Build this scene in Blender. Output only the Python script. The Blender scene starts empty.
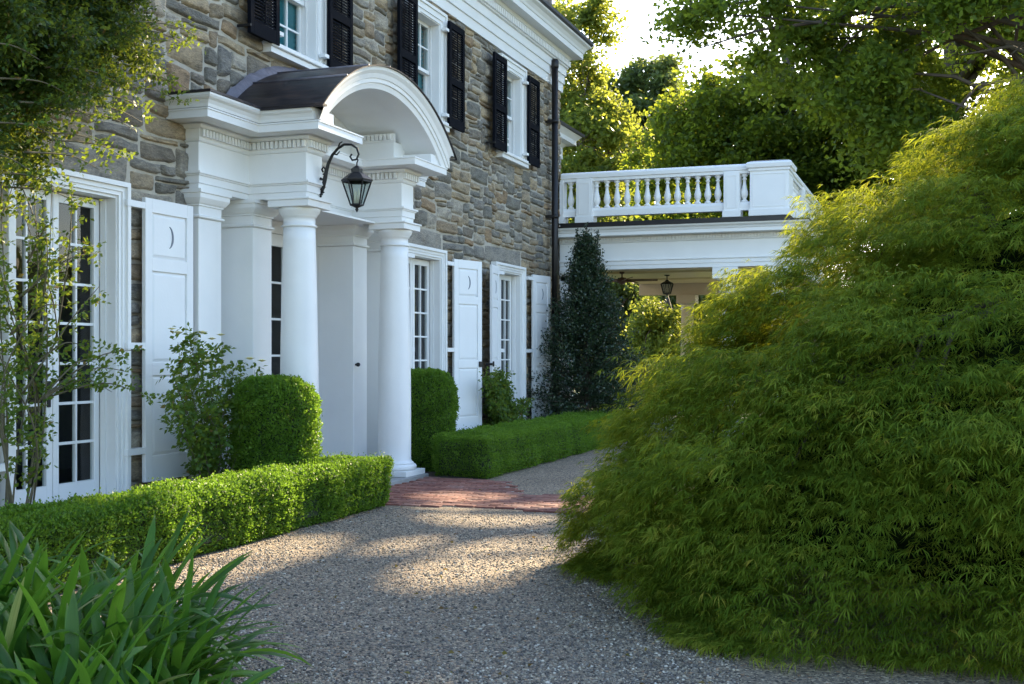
import bpy, math, random
import numpy as np
from mathutils import Vector, Matrix, noise

# ------------------------------------------------------------------ camera, sky, sun, exposure
SC = bpy.context.scene
COL = SC.collection
R = math.radians
EYE = 1.44
YAW = R(19.63)
cam_d = bpy.data.cameras.new('camera')
cam_d.sensor_width = 36.0
cam_d.lens = 42.19
cam_d.shift_y = 14.0 / 1024
cam_d.clip_end = 2000
cam = bpy.data.objects.new('camera', cam_d)
COL.objects.link(cam)
cam.location = (0, 0, EYE)
cam.rotation_euler = (R(90), 0, YAW)
SC.camera = cam

SUN_AZ, SUN_EL = R(9), R(27)          # azimuth from +Y towards +X
SUN = Vector((math.sin(SUN_AZ) * math.cos(SUN_EL), math.cos(SUN_AZ) * math.cos(SUN_EL), math.sin(SUN_EL)))
world = bpy.data.worlds.new('World')
SC.world = world
world.use_nodes = True
wn = world.node_tree
wn.nodes.clear()
sky = wn.nodes.new('ShaderNodeTexSky')
sky.sky_type = 'NISHITA'
sky.sun_disc = False
sky.sun_elevation = SUN_EL
sky.sun_rotation = SUN_AZ
sky.air_density = 1.0
sky.dust_density = 0.8
sky.ozone_density = 1.3
bg = wn.nodes.new('ShaderNodeBackground')
bg.inputs['Strength'].default_value = 0.15
wo = wn.nodes.new('ShaderNodeOutputWorld')
wn.links.new(sky.outputs[0], bg.inputs[0])
wn.links.new(bg.outputs[0], wo.inputs[0])

sun_d = bpy.data.lights.new('sun', 'SUN')
sun_d.energy = 4.8
sun_d.angle = R(0.53)
sun_d.color = (1.0, 0.80, 0.52)
sun = bpy.data.objects.new('sun', sun_d)
COL.objects.link(sun)
sun.rotation_euler = (-SUN).to_track_quat('-Z', 'Y').to_euler()
sun.location = (0, 0, 40)

SC.view_settings.view_transform = 'Standard'
SC.view_settings.look = 'None'
SC.view_settings.exposure = 2.06
SC.view_settings.gamma = 1.0
SC.render.engine = 'CYCLES'
SC.cycles.max_bounces = 8
SC.cycles.diffuse_bounces = 4
SC.cycles.transparent_max_bounces = 8
SC.cycles.use_denoising = True
SC.cycles.denoising_input_passes = 'RGB_ALBEDO_NORMAL'
SC.cycles.denoising_prefilter = 'NONE'
SC.cycles.sample_clamp_indirect = 6.0

# ------------------------------------------------------------------ helpers
CY, SY = math.cos(YAW), math.sin(YAW)


def at(px, depth, z=0.0):
    """the place whose view depth is `depth` metres along the column px of the photograph"""
    a = (px - 512) / 1200.0 * depth
    return Vector((a * CY - depth * SY, a * SY + depth * CY, z))


def on_line(px, Y):
    """x of the point of the line y = Y seen in column px"""
    a = (px - 512) / 1200.0
    zc = Y / (a * SY + CY)
    return zc * (a * CY - SY)


def tag(o, label=None, cat=None, group=None, kind=None):
    if label: o['label'] = label
    if cat: o['category'] = cat
    if group: o['group'] = group
    if kind: o['kind'] = kind
    return o


def empty(name, loc=(0, 0, 0), label=None, cat=None, group=None):
    o = bpy.data.objects.new(name, None)
    o.empty_display_size = 0.2
    COL.objects.link(o)
    o.location = loc
    return tag(o, label, cat, group)


def world_of(o):
    m = Matrix.Translation(o.location)
    if o.parent is not None:
        m = world_of(o.parent) @ o.matrix_parent_inverse @ m
    return m


def put(name, me, mat, parent=None):
    me.materials.append(mat)
    o = bpy.data.objects.new(name, me)
    COL.objects.link(o)
    if parent is not None:
        o.parent = parent
        o.matrix_parent_inverse = world_of(parent).inverted()
    return o


def copy_at(o, loc, parent=None):
    c = o.copy()
    COL.objects.link(c)
    c.location = loc
    if parent is not None:
        c.parent = parent
    return c


class MB:
    """collects shapes and links them as one mesh object"""

    def __init__(self):
        self.v, self.f, self.r, self.s = [], [], [], []
        self.m = None

    def add(self, vs, fs, rnd=0.5, smooth=False):
        b = len(self.v)
        if self.m is not None:
            vs = [tuple(self.m @ Vector(p)) for p in vs]
        self.v.extend(tuple(p) for p in vs)
        for f in fs:
            self.f.append(tuple(b + i for i in f))
            self.r.append(rnd)
            self.s.append(smooth)
        return self

    def box(self, x0, x1, y0, y1, z0, z1, rnd=0.5, ch=0.0):
        x0, x1 = min(x0, x1), max(x0, x1); y0, y1 = min(y0, y1), max(y0, y1); z0, z1 = min(z0, z1), max(z0, z1)
        c = min(ch, (x1 - x0) * .45, (y1 - y0) * .45, (z1 - z0) * .45)
        if c <= 0:
            vs = [(x0, y0, z0), (x1, y0, z0), (x1, y1, z0), (x0, y1, z0), (x0, y0, z1), (x1, y0, z1), (x1, y1, z1), (x0, y1, z1)]
            fs = [(0, 3, 2, 1), (4, 5, 6, 7), (0, 1, 5, 4), (1, 2, 6, 5), (2, 3, 7, 6), (3, 0, 4, 7)]
            return self.add(vs, fs, rnd)
        vs, idx = [], {}
        X, Y, Z = (x0, x1), (y0, y1), (z0, z1)
        for i in (0, 1):
            for j in (0, 1):
                for k in (0, 1):
                    sx, sy, sz = (1 - 2 * i) * c, (1 - 2 * j) * c, (1 - 2 * k) * c
                    idx[i, j, k, 0] = len(vs); vs.append((X[i], Y[j] + sy, Z[k] + sz))
                    idx[i, j, k, 1] = len(vs); vs.append((X[i] + sx, Y[j], Z[k] + sz))
                    idx[i, j, k, 2] = len(vs); vs.append((X[i] + sx, Y[j] + sy, Z[k]))
        fs = []
        for i in (0, 1):
            q = [idx[i, 0, 0, 0], idx[i, 1, 0, 0], idx[i, 1, 1, 0], idx[i, 0, 1, 0]]; fs.append(q if i else q[::-1])
            q = [idx[0, i, 0, 1], idx[1, i, 0, 1], idx[1, i, 1, 1], idx[0, i, 1, 1]]; fs.append(q[::-1] if i else q)
            q = [idx[0, 0, i, 2], idx[1, 0, i, 2], idx[1, 1, i, 2], idx[0, 1, i, 2]]; fs.append(q if i else q[::-1])
        for i in (0, 1):
            for j in (0, 1):
                fs.append([idx[i, j, 0, 0], idx[i, j, 0, 1], idx[i, j, 1, 1], idx[i, j, 1, 0]])
                fs.append([idx[i, 0, j, 0], idx[i, 0, j, 2], idx[i, 1, j, 2], idx[i, 1, j, 0]])
                fs.append([idx[0, i, j, 1], idx[0, i, j, 2], idx[1, i, j, 2], idx[1, i, j, 1]])
        for i in (0, 1):
            for j in (0, 1):
                for k in (0, 1):
                    fs.append([idx[i, j, k, 0], idx[i, j, k, 1], idx[i, j, k, 2]])
        return self.add(vs, fs, rnd)

    def lathe(self, cx, cy, prof, n=32, rnd=0.5, smooth=True, cap=True):
        vs, fs = [], []
        m = len(prof)
        for i in range(n):
            a = 2 * math.pi * i / n
            for (r, z) in prof:
                vs.append((cx + r * math.cos(a), cy + r * math.sin(a), z))
        for i in range(n):
            j = (i + 1) % n
            for k in range(m - 1):
                fs.append((i * m + k, j * m + k, j * m + k + 1, i * m + k + 1))
        self.add(vs, fs, rnd, smooth)
        if cap:
            b = len(self.v) - len(vs)
            if prof[-1][0] > 1e-4:
                self.f.append(tuple(b + i * m + m - 1 for i in range(n))); self.r.append(rnd); self.s.append(False)
            if prof[0][0] > 1e-4:
                self.f.append(tuple(b + i * m for i in reversed(range(n)))); self.r.append(rnd); self.s.append(False)
        return self

    def tube(self, pts, radii, n=6, rnd=0.5):
        pts = [Vector(p) for p in pts]
        if not hasattr(radii, '__len__'): radii = [radii] * len(pts)
        vs, fs = [], []
        up = None
        for i, p in enumerate(pts):
            t = (pts[min(i + 1, len(pts) - 1)] - pts[max(i - 1, 0)])
            if t.length < 1e-9: t = Vector((0, 0, 1))
            t.normalize()
            if up is None:
                up = t.orthogonal().normalized()
            else:
                up = (up - t * up.dot(t))
                up = up.normalized() if up.length > 1e-6 else t.orthogonal().normalized()
            w = t.cross(up)
            for k in range(n):
                a = 2 * math.pi * k / n
                vs.append(p + (up * math.cos(a) + w * math.sin(a)) * radii[i])
        for i in range(len(pts) - 1):
            for k in range(n):
                k2 = (k + 1) % n
                fs.append((i * n + k, i * n + k2, (i + 1) * n + k2, (i + 1) * n + k))
        fs.append(tuple(reversed(range(n))))
        fs.append(tuple((len(pts) - 1) * n + k for k in range(n)))
        return self.add(vs, fs, rnd, n > 5)

    def sweep(self, path, prof, rnd=0.5, cap=True):
        """prof: closed list of (outward offset, z); path: list of (x, y), outward to the right of its direction"""
        P = [Vector((p[0], p[1])) for p in path]
        ns = []
        for i in range(len(P) - 1):
            d = (P[i + 1] - P[i]).normalized()
            ns.append(Vector((d.y, -d.x)))
        vs, fs = [], []
        m = len(prof)
        for i, p in enumerate(P):
            a = ns[max(i - 1, 0)]; b = ns[min(i, len(ns) - 1)]
            mit = (a + b) / (1 + a.dot(b))
            for (o, z) in prof:
                q = p + mit * o
                vs.append((q.x, q.y, z))
        for i in range(len(P) - 1):
            for k in range(m):
                k2 = (k + 1) % m
                fs.append((i * m + k, (i + 1) * m + k, (i + 1) * m + k2, i * m + k2))
        if cap:
            fs.append(tuple(range(m)))
            fs.append(tuple((len(P) - 1) * m + k for k in reversed(range(m))))
        return self.add(vs, fs, rnd)

    def prism(self, poly, a0, a1, axis='x', rnd=0.5):
        """extrude the polygon (two coordinates) along an axis"""
        vs = []
        for a in (a0, a1):
            for (u, w) in poly:
                vs.append({'x': (a, u, w), 'y': (u, a, w), 'z': (u, w, a)}[axis])
        n = len(poly)
        fs = [tuple(range(n))[::-1], tuple(range(n, 2 * n))]
        for i in range(n):
            j = (i + 1) % n
            fs.append((i, j, n + j, n + i))
        return self.add(vs, fs, rnd)

    def build(self, name, mat, parent=None):
        me = bpy.data.meshes.new(name)
        me.from_pydata(self.v, [], self.f)
        at_ = me.attributes.new('rnd', 'FLOAT', 'FACE')
        at_.data.foreach_set('value', np.array(self.r, dtype=np.float32))
        me.polygons.foreach_set('use_smooth', np.array(self.s, dtype=bool))
        me.update()
        import bmesh
        bm = bmesh.new(); bm.from_mesh(me)
        bmesh.ops.recalc_face_normals(bm, faces=bm.faces)
        bm.to_mesh(me); bm.free()
        return put(name, me, mat, parent)


def mesh_arrays(name, V, F, rnd=None, smooth=False):
    """V (n,3), F (m,k) arrays -> mesh, quickly"""
    me = bpy.data.meshes.new(name)
    V = np.ascontiguousarray(V, dtype=np.float32)
    F = np.ascontiguousarray(F, dtype=np.int32)
    m, k = F.shape
    me.vertices.add(len(V)); me.vertices.foreach_set('co', V.ravel())
    me.loops.add(m * k); me.loops.foreach_set('vertex_index', F.ravel())
    me.polygons.add(m); me.polygons.foreach_set('loop_start', np.arange(0, m * k, k, dtype=np.int32))
    if smooth: me.polygons.foreach_set('use_smooth', np.ones(m, dtype=bool))
    if rnd is not None:
        a = me.attributes.new('rnd', 'FLOAT', 'FACE')
        a.data.foreach_set('value', np.ascontiguousarray(rnd, dtype=np.float32))
    me.update(calc_edges=True)
    return me


def unit(a):
    return a / np.maximum(np.linalg.norm(a, axis=1, keepdims=True), 1e-9)


def leaf_cards(name, P, D, L, W, rng, fold=0.25, rnd=None, nrm=None):
    """one folded pointed leaf per row; D = direction base to tip, nrm = preferred upper side"""
    N = len(P)
    D = unit(D)
    ref = rng.normal(size=(N, 3)) if nrm is None else nrm + 0.55 * rng.normal(size=(N, 3))
    S = unit(np.cross(D, ref))
    U = np.cross(S, D)
    L = np.broadcast_to(L, (N,))[:, None]; W = np.broadcast_to(W, (N,))[:, None]
    mid = P + D * L * 0.48
    V = np.stack([P, mid + S * W * .5 + U * W * fold, P + D * L - U * W * fold * .6, mid - S * W * .5 + U * W * fold], axis=1).reshape(-1, 3)
    F = np.arange(4 * N).reshape(N, 4)
    if rnd is None: rnd = rng.random(N)
    return mesh_arrays(name, V, F, rnd)


# patches of sun on the ground: leaves are left out of the crowns to let it through (x, y, radius x, radius y)
GAPS = [(-4.62, 6.2, .28, .8), (-4.62, 7.6, .28, .8), (-2.95, 7.95, .42, .95), (-3.85, 8.35, .10, .25), (-3.7, 9.9, .55, .22),
        (-5.45, 6.9, .34, .9), (-5.5, 8.2, .4, .9), (-5.55, 9.4, .4, .8), (-4.3, 10.45, .35, .2), (-3.4, 10.9, .35, .16), (-4.6, 11.3, .4, .14), (-2.9, 11.4, .4, .15),
        (-1.7, 4.3, .34, .7), (-1.45, 3.3, .4, .7), (-1.0, 2.6, .4, .6), (-6.7, 1.7, .24, .6), (-7.15, .75, .22, .3), (-6.45, 3.2, .25, .35), (-1.3, 12.8, 1.4, 2.0), (0.5, 13.5, 1.2, 2.0), (-4.6, 28.0, 2.6, 2.6)]


def sun_gaps(P, rng, keep=0.0):
    g = P[:, :2] - np.array([[SUN.x / SUN.z, SUN.y / SUN.z]]) * P[:, 2:3]
    ok = np.ones(len(P), bool)
    for (x, y, a, b) in GAPS:
        q = ((g[:, 0] - x) / (a + .17)) ** 2 + ((g[:, 1] - y) / (b + .30)) ** 2
        ok &= ~((q < 1) & (rng.random(len(P)) > keep))
    return ok


# ------------------------------------------------------------------ materials
def new_mat(name):
    m = bpy.data.materials.new(name)
    m.use_nodes = True
    nt = m.node_tree
    return m, nt, nt.nodes['Principled BSDF']


def node(nt, t, **kw):
    n = nt.nodes.new(t)
    for k, v in kw.items():
        if hasattr(n, k): setattr(n, k, v)
        else: n.inputs[k].default_value = v
    return n


def ramp(nt, stops, mode='LINEAR'):
    n = nt.nodes.new('ShaderNodeValToRGB')
    n.color_ramp.interpolation = mode
    e = n.color_ramp.elements
    while len(e) < len(stops): e.new(0.5)
    for el, (p, c) in zip(e, stops):
        el.position = p; el.color = (*c, 1)
    return n


def mixc(nt, fac, a, b, mode='MIX'):
    n = nt.nodes.new('ShaderNodeMix'); n.data_type = 'RGBA'; n.blend_type = mode
    for sock, v in ((n.inputs[0], fac), (n.inputs[6], a), (n.inputs[7], b)):
        if hasattr(v, 'is_linked'): nt.links.new(v, sock)
        elif isinstance(v, (int, float)): sock.default_value = v
        else: sock.default_value = (*v, 1)
    return n.outputs[2]


def plain(name, col, rough=0.5, metal=0.0, var=0.12, scale=6.0, bump=0.0, bscale=60.0, spec=0.5):
    m, nt, b = new_mat(name)
    L = nt.links.new
    geo = node(nt, 'ShaderNodeNewGeometry')
    nz = node(nt, 'ShaderNodeTexNoise'); nz.inputs['Scale'].default_value = scale; nz.inputs['Detail'].default_value = 5
    L(geo.outputs['Position'], nz.inputs['Vector'])
    c = mixc(nt, nz.outputs['Fac'], [x * (1 - var) for x in col], [min(1, x * (1 + var)) for x in col])
    L(c, b.inputs['Base Color'])
    b.inputs['Roughness'].default_value = rough
    b.inputs['Metallic'].default_value = metal
    b.inputs['Specular IOR Level'].default_value = spec
    if bump:
        n2 = node(nt, 'ShaderNodeTexNoise'); n2.inputs['Scale'].default_value = bscale; n2.inputs['Detail'].default_value = 4
        L(geo.outputs['Position'], n2.inputs['Vector'])
        bp = node(nt, 'ShaderNodeBump'); bp.inputs['Strength'].default_value = bump; bp.inputs['Distance'].default_value = 0.01
        L(n2.outputs['Fac'], bp.inputs['Height']); L(bp.outputs[0], b.inputs['Normal'])
    return m


def leaf_mat(name, stops, tcol, tfac=0.4, rough=0.45, spec=0.35):
    m, nt, b = new_mat(name)
    L = nt.links.new
    a = node(nt, 'ShaderNodeAttribute'); a.attribute_name = 'rnd'
    r = ramp(nt, stops)
    L(a.outputs['Fac'], r.inputs[0])
    L(r.outputs[0], b.inputs['Base Color'])
    b.inputs['Roughness'].default_value = rough
    b.inputs['Specular IOR Level'].default_value = spec
    t = node(nt, 'ShaderNodeBsdfTranslucent')
    tc = mixc(nt, 0.5, r.outputs[0], tcol)
    hs = node(nt, 'ShaderNodeHueSaturation'); hs.inputs['Value'].default_value = 1.6
    L(tc, hs.inputs['Color']); L(hs.outputs[0], t.inputs['Color'])
    mx = node(nt, 'ShaderNodeMixShader'); mx.inputs[0].default_value = tfac
    L(b.outputs[0], mx.inputs[1]); L(t.outputs[0], mx.inputs[2])
    L(mx.outputs[0], nt.nodes['Material Output'].inputs['Surface'])
    return m


M = {}
M['white'] = plain('white_paint', (.79, .785, .765), .45, var=.06, scale=3.0, bump=.10, bscale=30)
M['white_shutter'] = plain('white_shutter_paint', (.79, .79, .78), .48, var=.05, scale=3, bump=.10, bscale=40)
M['black'] = plain('black_shutter_paint', (.0045, .0055, 0.009), .7, var=.3, scale=5, bump=.05, spec=.05)
M['iron'] = plain('black_iron', (.016, .016, .017), .45, .4, var=.3, scale=20, bump=.1, bscale=90)
M['pipe'] = plain('dark_brown_downspout', (.014, .012, .012), .4, .3, var=.3, scale=4)
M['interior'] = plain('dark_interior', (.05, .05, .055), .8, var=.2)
M['blind'] = plain('blue_green_blind', (.02, .22, .27), .5, var=.1)
M['slate'] = plain('roof_slate', (.07, .07, .08), .6, var=.3, scale=9, bump=.4, bscale=14)
M['ceiling'] = plain('porch_ceiling_wood_bounce', (.74, .62, .34), .3, var=.10)  # wood tone lightened to stand in for bounce off the sunlit lawn
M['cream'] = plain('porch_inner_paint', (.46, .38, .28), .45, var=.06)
M['fan'] = plain('fan_wood', (.11, .055, .03), .4, var=.2, scale=15)
M['bark'] = plain('bark', (.075, .058, .043), .85, var=.5, scale=9, bump=.8, bscale=18)
M['twig'] = plain('green_brown_twig', (.10, .085, .045), .7, var=.4, scale=25, bump=.3)
M['soil'] = plain('bed_soil', (.055, .042, .030), .95, var=.5, scale=30, bump=.8, bscale=60)
M['lawn'] = plain('lawn', (.045, .075, .018), .9, var=.5, scale=4, bump=.6, bscale=40)
M['step'] = plain('doorstep_stone', (.27, .27, .26), .8, var=.25, scale=9, bump=.4, bscale=40)
M['petal'] = plain('white_petal', (.90, .84, .50), .6, var=.06)
M['candle'] = plain('candle_tube', (.75, .68, .52), .5, var=.05)
M['core'] = plain('inner_shade_core', (.022, .036, .010), .9, var=.5, scale=20)  # dark tone of the solid cores, standing in for inner shade


def mat_glass():
    m, nt, b = new_mat('window_glass'); L = nt.links.new
    nt.nodes.remove(b)
    lw = node(nt, 'ShaderNodeLayerWeight'); lw.inputs['Blend'].default_value = .5
    fr = node(nt, 'ShaderNodeMath', operation='POWER'); nt.links.new(lw.outputs['Facing'], fr.inputs[0]); fr.inputs[1].default_value = 5.0
    tr = node(nt, 'ShaderNodeBsdfTransparent'); tr.inputs['Color'].default_value = (.80, .86, .86, 1)
    gl = node(nt, 'ShaderNodeBsdfGlossy'); gl.inputs['Roughness'].default_value = .02
    geo = node(nt, 'ShaderNodeNewGeometry')
    nz = node(nt, 'ShaderNodeTexNoise'); nz.inputs['Scale'].default_value = 2.5
    L(geo.outputs['Position'], nz.inputs['Vector'])
    bp = node(nt, 'ShaderNodeBump'); bp.inputs['Strength'].default_value = .12; bp.inputs['Distance'].default_value = .02
    L(nz.outputs['Fac'], bp.inputs['Height']); L(bp.outputs[0], gl.inputs['Normal'])
    mx = node(nt, 'ShaderNodeMixShader')
    fm = node(nt, 'ShaderNodeMath', operation='MULTIPLY_ADD'); L(fr.outputs[0], fm.inputs[0]); fm.inputs[1].default_value = .9; fm.inputs[2].default_value = .04
    L(fm.outputs[0], mx.inputs[0]); L(tr.outputs[0], mx.inputs[1]); L(gl.outputs[0], mx.inputs[2])
    L(mx.outputs[0], nt.nodes['Material Output'].inputs['Surface'])
    return m


M['glass'] = mat_glass()


def mat_copper():
    m, nt, b = new_mat('dark_copper_roof'); L = nt.links.new
    geo = node(nt, 'ShaderNodeNewGeometry')
    mp = node(nt, 'ShaderNodeMapping'); mp.inputs['Scale'].default_value = (1.5, 4, 4)
    L(geo.outputs['Position'], mp.inputs['Vector'])
    nz = node(nt, 'ShaderNodeTexNoise'); nz.inputs['Scale'].default_value = 2.2; nz.inputs['Detail'].default_value = 8; nz.inputs['Roughness'].default_value = .65
    L(mp.outputs[0], nz.inputs['Vector'])
    r = ramp(nt, [(.25, (.020, .018, .020)), (.5, (.040, .035, .038)), (.66, (.085, .060, .052)), (.85, (.13, .12, .135))])
    L(nz.outputs['Fac'], r.inputs[0]); L(r.outputs[0], b.inputs['Base Color'])
    b.inputs['Metallic'].default_value = .45
    rr = node(nt, 'ShaderNodeMapRange'); rr.inputs['To Min'].default_value = .3; rr.inputs['To Max'].default_value = .55
    L(nz.outputs['Fac'], rr.inputs[0]); L(rr.outputs[0], b.inputs['Roughness'])
    bp = node(nt, 'ShaderNodeBump'); bp.inputs['Strength'].default_value = .15; bp.inputs['Distance'].default_value = .02
    L(nz.outputs['Fac'], bp.inputs['Height']); L(bp.outputs[0], b.inputs['Normal'])
    return m


M['copper'] = mat_copper()


def mat_stone():
    m, nt, b = new_mat('rubble_stone'); L = nt.links.new
    geo = node(nt, 'ShaderNodeNewGeometry')
    a = node(nt, 'ShaderNodeAttribute'); a.attribute_name = 'rnd'
    r = ramp(nt, [(0, (.17, .17, .155)), (.14, (.29, .25, .185)), (.30, (.205, .205, .195)), (.46, (.34, .285, .20)), (.60, (.25, .245, .225)),
                  (.72, (.35, .335, .295)), (.82, (.26, .212, .15)), (.90, (.19, .175, .15)), (.965, (.28, .21, .135)), (1, (.40, .37, .31))], 'CONSTANT')
    L(a.outputs['Fac'], r.inputs[0])
    mp = node(nt, 'ShaderNodeMapping'); mp.inputs['Scale'].default_value = (1, .55, 1.5); mp.inputs['Rotation'].default_value = (R(12), 0, 0)
    L(geo.outputs['Position'], mp.inputs['Vector'])
    n1 = node(nt, 'ShaderNodeTexNoise'); n1.inputs['Scale'].default_value = 9; n1.inputs['Detail'].default_value = 9; n1.inputs['Roughness'].default_value = .68
    L(mp.outputs[0], n1.inputs['Vector'])
    n2 = node(nt, 'ShaderNodeTexNoise'); n2.inputs['Scale'].default_value = 45; n2.inputs['Detail'].default_value = 8; n2.inputs['Roughness'].default_value = .7
    L(mp.outputs[0], n2.inputs['Vector'])
    n3 = node(nt, 'ShaderNodeTexNoise'); n3.inputs['Scale'].default_value = 3.2; n3.inputs['Detail'].default_value = 4
    L(geo.outputs['Position'], n3.inputs['Vector'])
    d = ramp(nt, [(.28, (.42, .41, .40)), (.5, (1.09, 1.0, .89)), (.72, (1.55, 1.41, 1.2))])
    L(n1.outputs['Fac'], d.inputs[0])
    c = mixc(nt, 1.0, r.outputs[0], d.outputs[0], 'MULTIPLY')
    rust = ramp(nt, [(.55, (0, 0, 0)), (.72, (1, 1, 1))]); L(n3.outputs['Fac'], rust.inputs[0])
    rf = node(nt, 'ShaderNodeMath', operation='MULTIPLY'); L(rust.outputs[0], rf.inputs[0]); rf.inputs[1].default_value = .32
    c = mixc(nt, rf.outputs[0], c, (.22, .15, .085))
    d2 = ramp(nt, [(.3, (.62, .62, .62)), (.55, (1, 1, 1)), (.75, (1.35, 1.33, 1.28))])
    L(n2.outputs['Fac'], d2.inputs[0])
    c = mixc(nt, 1.0, c, d2.outputs[0], 'MULTIPLY')
    L(c, b.inputs['Base Color'])
    b.inputs['Roughness'].default_value = .85
    ad = node(nt, 'ShaderNodeMath', operation='MULTIPLY_ADD'); L(n2.outputs['Fac'], ad.inputs[0]); ad.inputs[1].default_value = .45; L(n1.outputs['Fac'], ad.inputs[2])
    bp = node(nt, 'ShaderNodeBump'); bp.inputs['Strength'].default_value = .9; bp.inputs['Distance'].default_value = .035
    L(ad.outputs[0], bp.inputs['Height']); L(bp.outputs[0], b.inputs['Normal'])
    return m


M['stone'] = mat_stone()
M['mortar'] = plain('mortar', (.42, .38, .31), .95, var=.3, scale=12, bump=.6, bscale=70)


def mat_gravel():
    m, nt, b = new_mat('pea_gravel'); L = nt.links.new
    geo = node(nt, 'ShaderNodeNewGeometry')
    def vor(scale, feat='F1'):
        v = node(nt, 'ShaderNodeTexVoronoi'); v.feature = feat; v.inputs['Scale'].default_value = scale
        L(geo.outputs['Position'], v.inputs['Vector']); return v
    v1 = vor(62); v2 = vor(105)
    sep = node(nt, 'ShaderNodeSeparateColor'); L(v1.outputs['Color'], sep.inputs[0])
    stops = [(0, (.07, .063, .058)), (.18, (.20, .18, .155)), (.38, (.30, .265, .22)), (.55, (.14, .13, .125)), (.68, (.40, .35, .28)), (.80, (.25, .215, .18)), (.90, (.56, .51, .43)), (.97, (.34, .22, .14))]
    r = ramp(nt, stops, 'CONSTANT'); L(sep.outputs[0], r.inputs[0])
    sep2 = node(nt, 'ShaderNodeSeparateColor'); L(v2.outputs['Color'], sep2.inputs[0])
    r2 = ramp(nt, stops, 'CONSTANT'); L(sep2.outputs[1], r2.inputs[0])
    nz = node(nt, 'ShaderNodeTexNoise'); nz.inputs['Scale'].default_value = 25; L(geo.outputs['Position'], nz.inputs['Vector'])
    sel = node(nt, 'ShaderNodeMath', operation='GREATER_THAN'); L(nz.outputs['Fac'], sel.inputs[0]); sel.inputs[1].default_value = .52
    c = mixc(nt, sel.outputs[0], r.outputs[0], r2.outputs[0])
    big = node(nt, 'ShaderNodeTexNoise'); big.inputs['Scale'].default_value = .9; big.inputs['Detail'].default_value = 5; L(geo.outputs['Position'], big.inputs['Vector'])
    bc = ramp(nt, [(.3, (.90, .80, .66)), (.7, (1.2, 1.06, .88))]); L(big.outputs['Fac'], bc.inputs[0])
    c = mixc(nt, 1.0, c, bc.outputs[0], 'MULTIPLY')
    L(c, b.inputs['Base Color'])
    b.inputs['Roughness'].default_value = .75
    bp = node(nt, 'ShaderNodeBump'); bp.invert = True
    bp.inputs['Strength'].default_value = 1.0; bp.inputs['Distance'].default_value = .012
    mxh = node(nt, 'ShaderNodeMath', operation='ADD'); L(v1.outputs['Distance'], mxh.inputs[0]); L(v2.outputs['Distance'], mxh.inputs[1])
    L(mxh.outputs[0], bp.inputs['Height']); L(bp.outputs[0], b.inputs['Normal'])
    return m


M['gravel'] = mat_gravel()


def mat_pebble():
    m, nt, b = new_mat('loose_pebble'); L = nt.links.new
    a = node(nt, 'ShaderNodeAttribute'); a.attribute_name = 'rnd'
    r = ramp(nt, [(0, (.06, .052, .044)), (.18, (.18, .155, .125)), (.38, (.28, .24, .18)), (.55, (.12, .107, .095)), (.68, (.38, .32, .24)), (.80, (.23, .19, .145)), (.90, (.52, .465, .38)), (.97, (.31, .20, .12))], 'CONSTANT')
    L(a.outputs['Fac'], r.inputs[0]); L(r.outputs[0], b.inputs['Base Color'])
    b.inputs['Roughness'].default_value = .65
    return m


M['pebble'] = mat_pebble()


def mat_brick():
    m, nt, b = new_mat('worn_brick'); L = nt.links.new
    a = node(nt, 'ShaderNodeAttribute'); a.attribute_name = 'rnd'
    geo = node(nt, 'ShaderNodeNewGeometry')
    r = ramp(nt, [(0, (.17, .058, .042)), (.3, (.235, .085, .060)), (.6, (.275, .115, .080)), (.85, (.20, .09, .072)), (1, (.30, .155, .12))])
    L(a.outputs['Fac'], r.inputs[0])
    nz = node(nt, 'ShaderNodeTexNoise'); nz.inputs['Scale'].default_value = 22; nz.inputs['Detail'].default_value = 8; L(geo.outputs['Position'], nz.inputs['Vector'])
    d = ramp(nt, [(.3, (.6, .6, .6)), (.6, (1.1, 1.1, 1.1)), (.8, (1.35, 1.4, 1.4))]); L(nz.outputs['Fac'], d.inputs[0])
    L(mixc(nt, 1.0, r.outputs[0], d.outputs[0], 'MULTIPLY'), b.inputs['Base Color'])
    b.inputs['Roughness'].default_value = .85
    bp = node(nt, 'ShaderNodeBump'); bp.inputs['Strength'].default_value = .5; bp.inputs['Distance'].default_value = .01
    L(nz.outputs['Fac'], bp.inputs['Height']); L(bp.outputs[0], b.inputs['Normal'])
    return m


M['brick'] = mat_brick()
M['box_leaf'] = leaf_mat('boxwood_leaf', [(0, (.036, .085, .008)), (.5, (.080, .165, .014)), (1, (.14, .24, .024))], (.25, .42, .03), .34, .5, .22)
M['maple_leaf'] = leaf_mat('laceleaf', [(0, (.030, .066, .009)), (.5, (.088, .142, .016)), (.9, (.18, .225, .03)), (1, (.30, .25, .04))], (.46, .47, .02), .40, .75, .04)
M['oak_leaf'] = leaf_mat('oak_leaf', [(0, (.022, .048, .010)), (.6, (.045, .085, .013)), (1, (.09, .13, .02))], (.42, .47, .03), .5, .5, .2)
M['lime_leaf'] = leaf_mat('light_leaf', [(0, (.045, .075, .014)), (1, (.11, .15, .025))], (.42, .44, .05), .45, .5, .2)
M['far_leaf'] = leaf_mat('far_leaf', [(0, (.028, .050, .020)), (1, (.065, .09, .030))], (.3, .36, .06), .4, .5, .3)
M['yew_leaf'] = leaf_mat('holly_leaf', [(0, (.012, .026, .014)), (.7, (.022, .044, .020)), (1, (.045, .075, .03))], (.08, .14, .02), .15, .35, .5)
M['rose_leaf'] = leaf_mat('rose_leaf', [(0, (.030, .072, .012)), (.75, (.062, .130, .020)), (.92, (.09, .14, .02)), (1, (.19, .10, .04))], (.36, .42, .03), .38, .5, .25)
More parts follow.
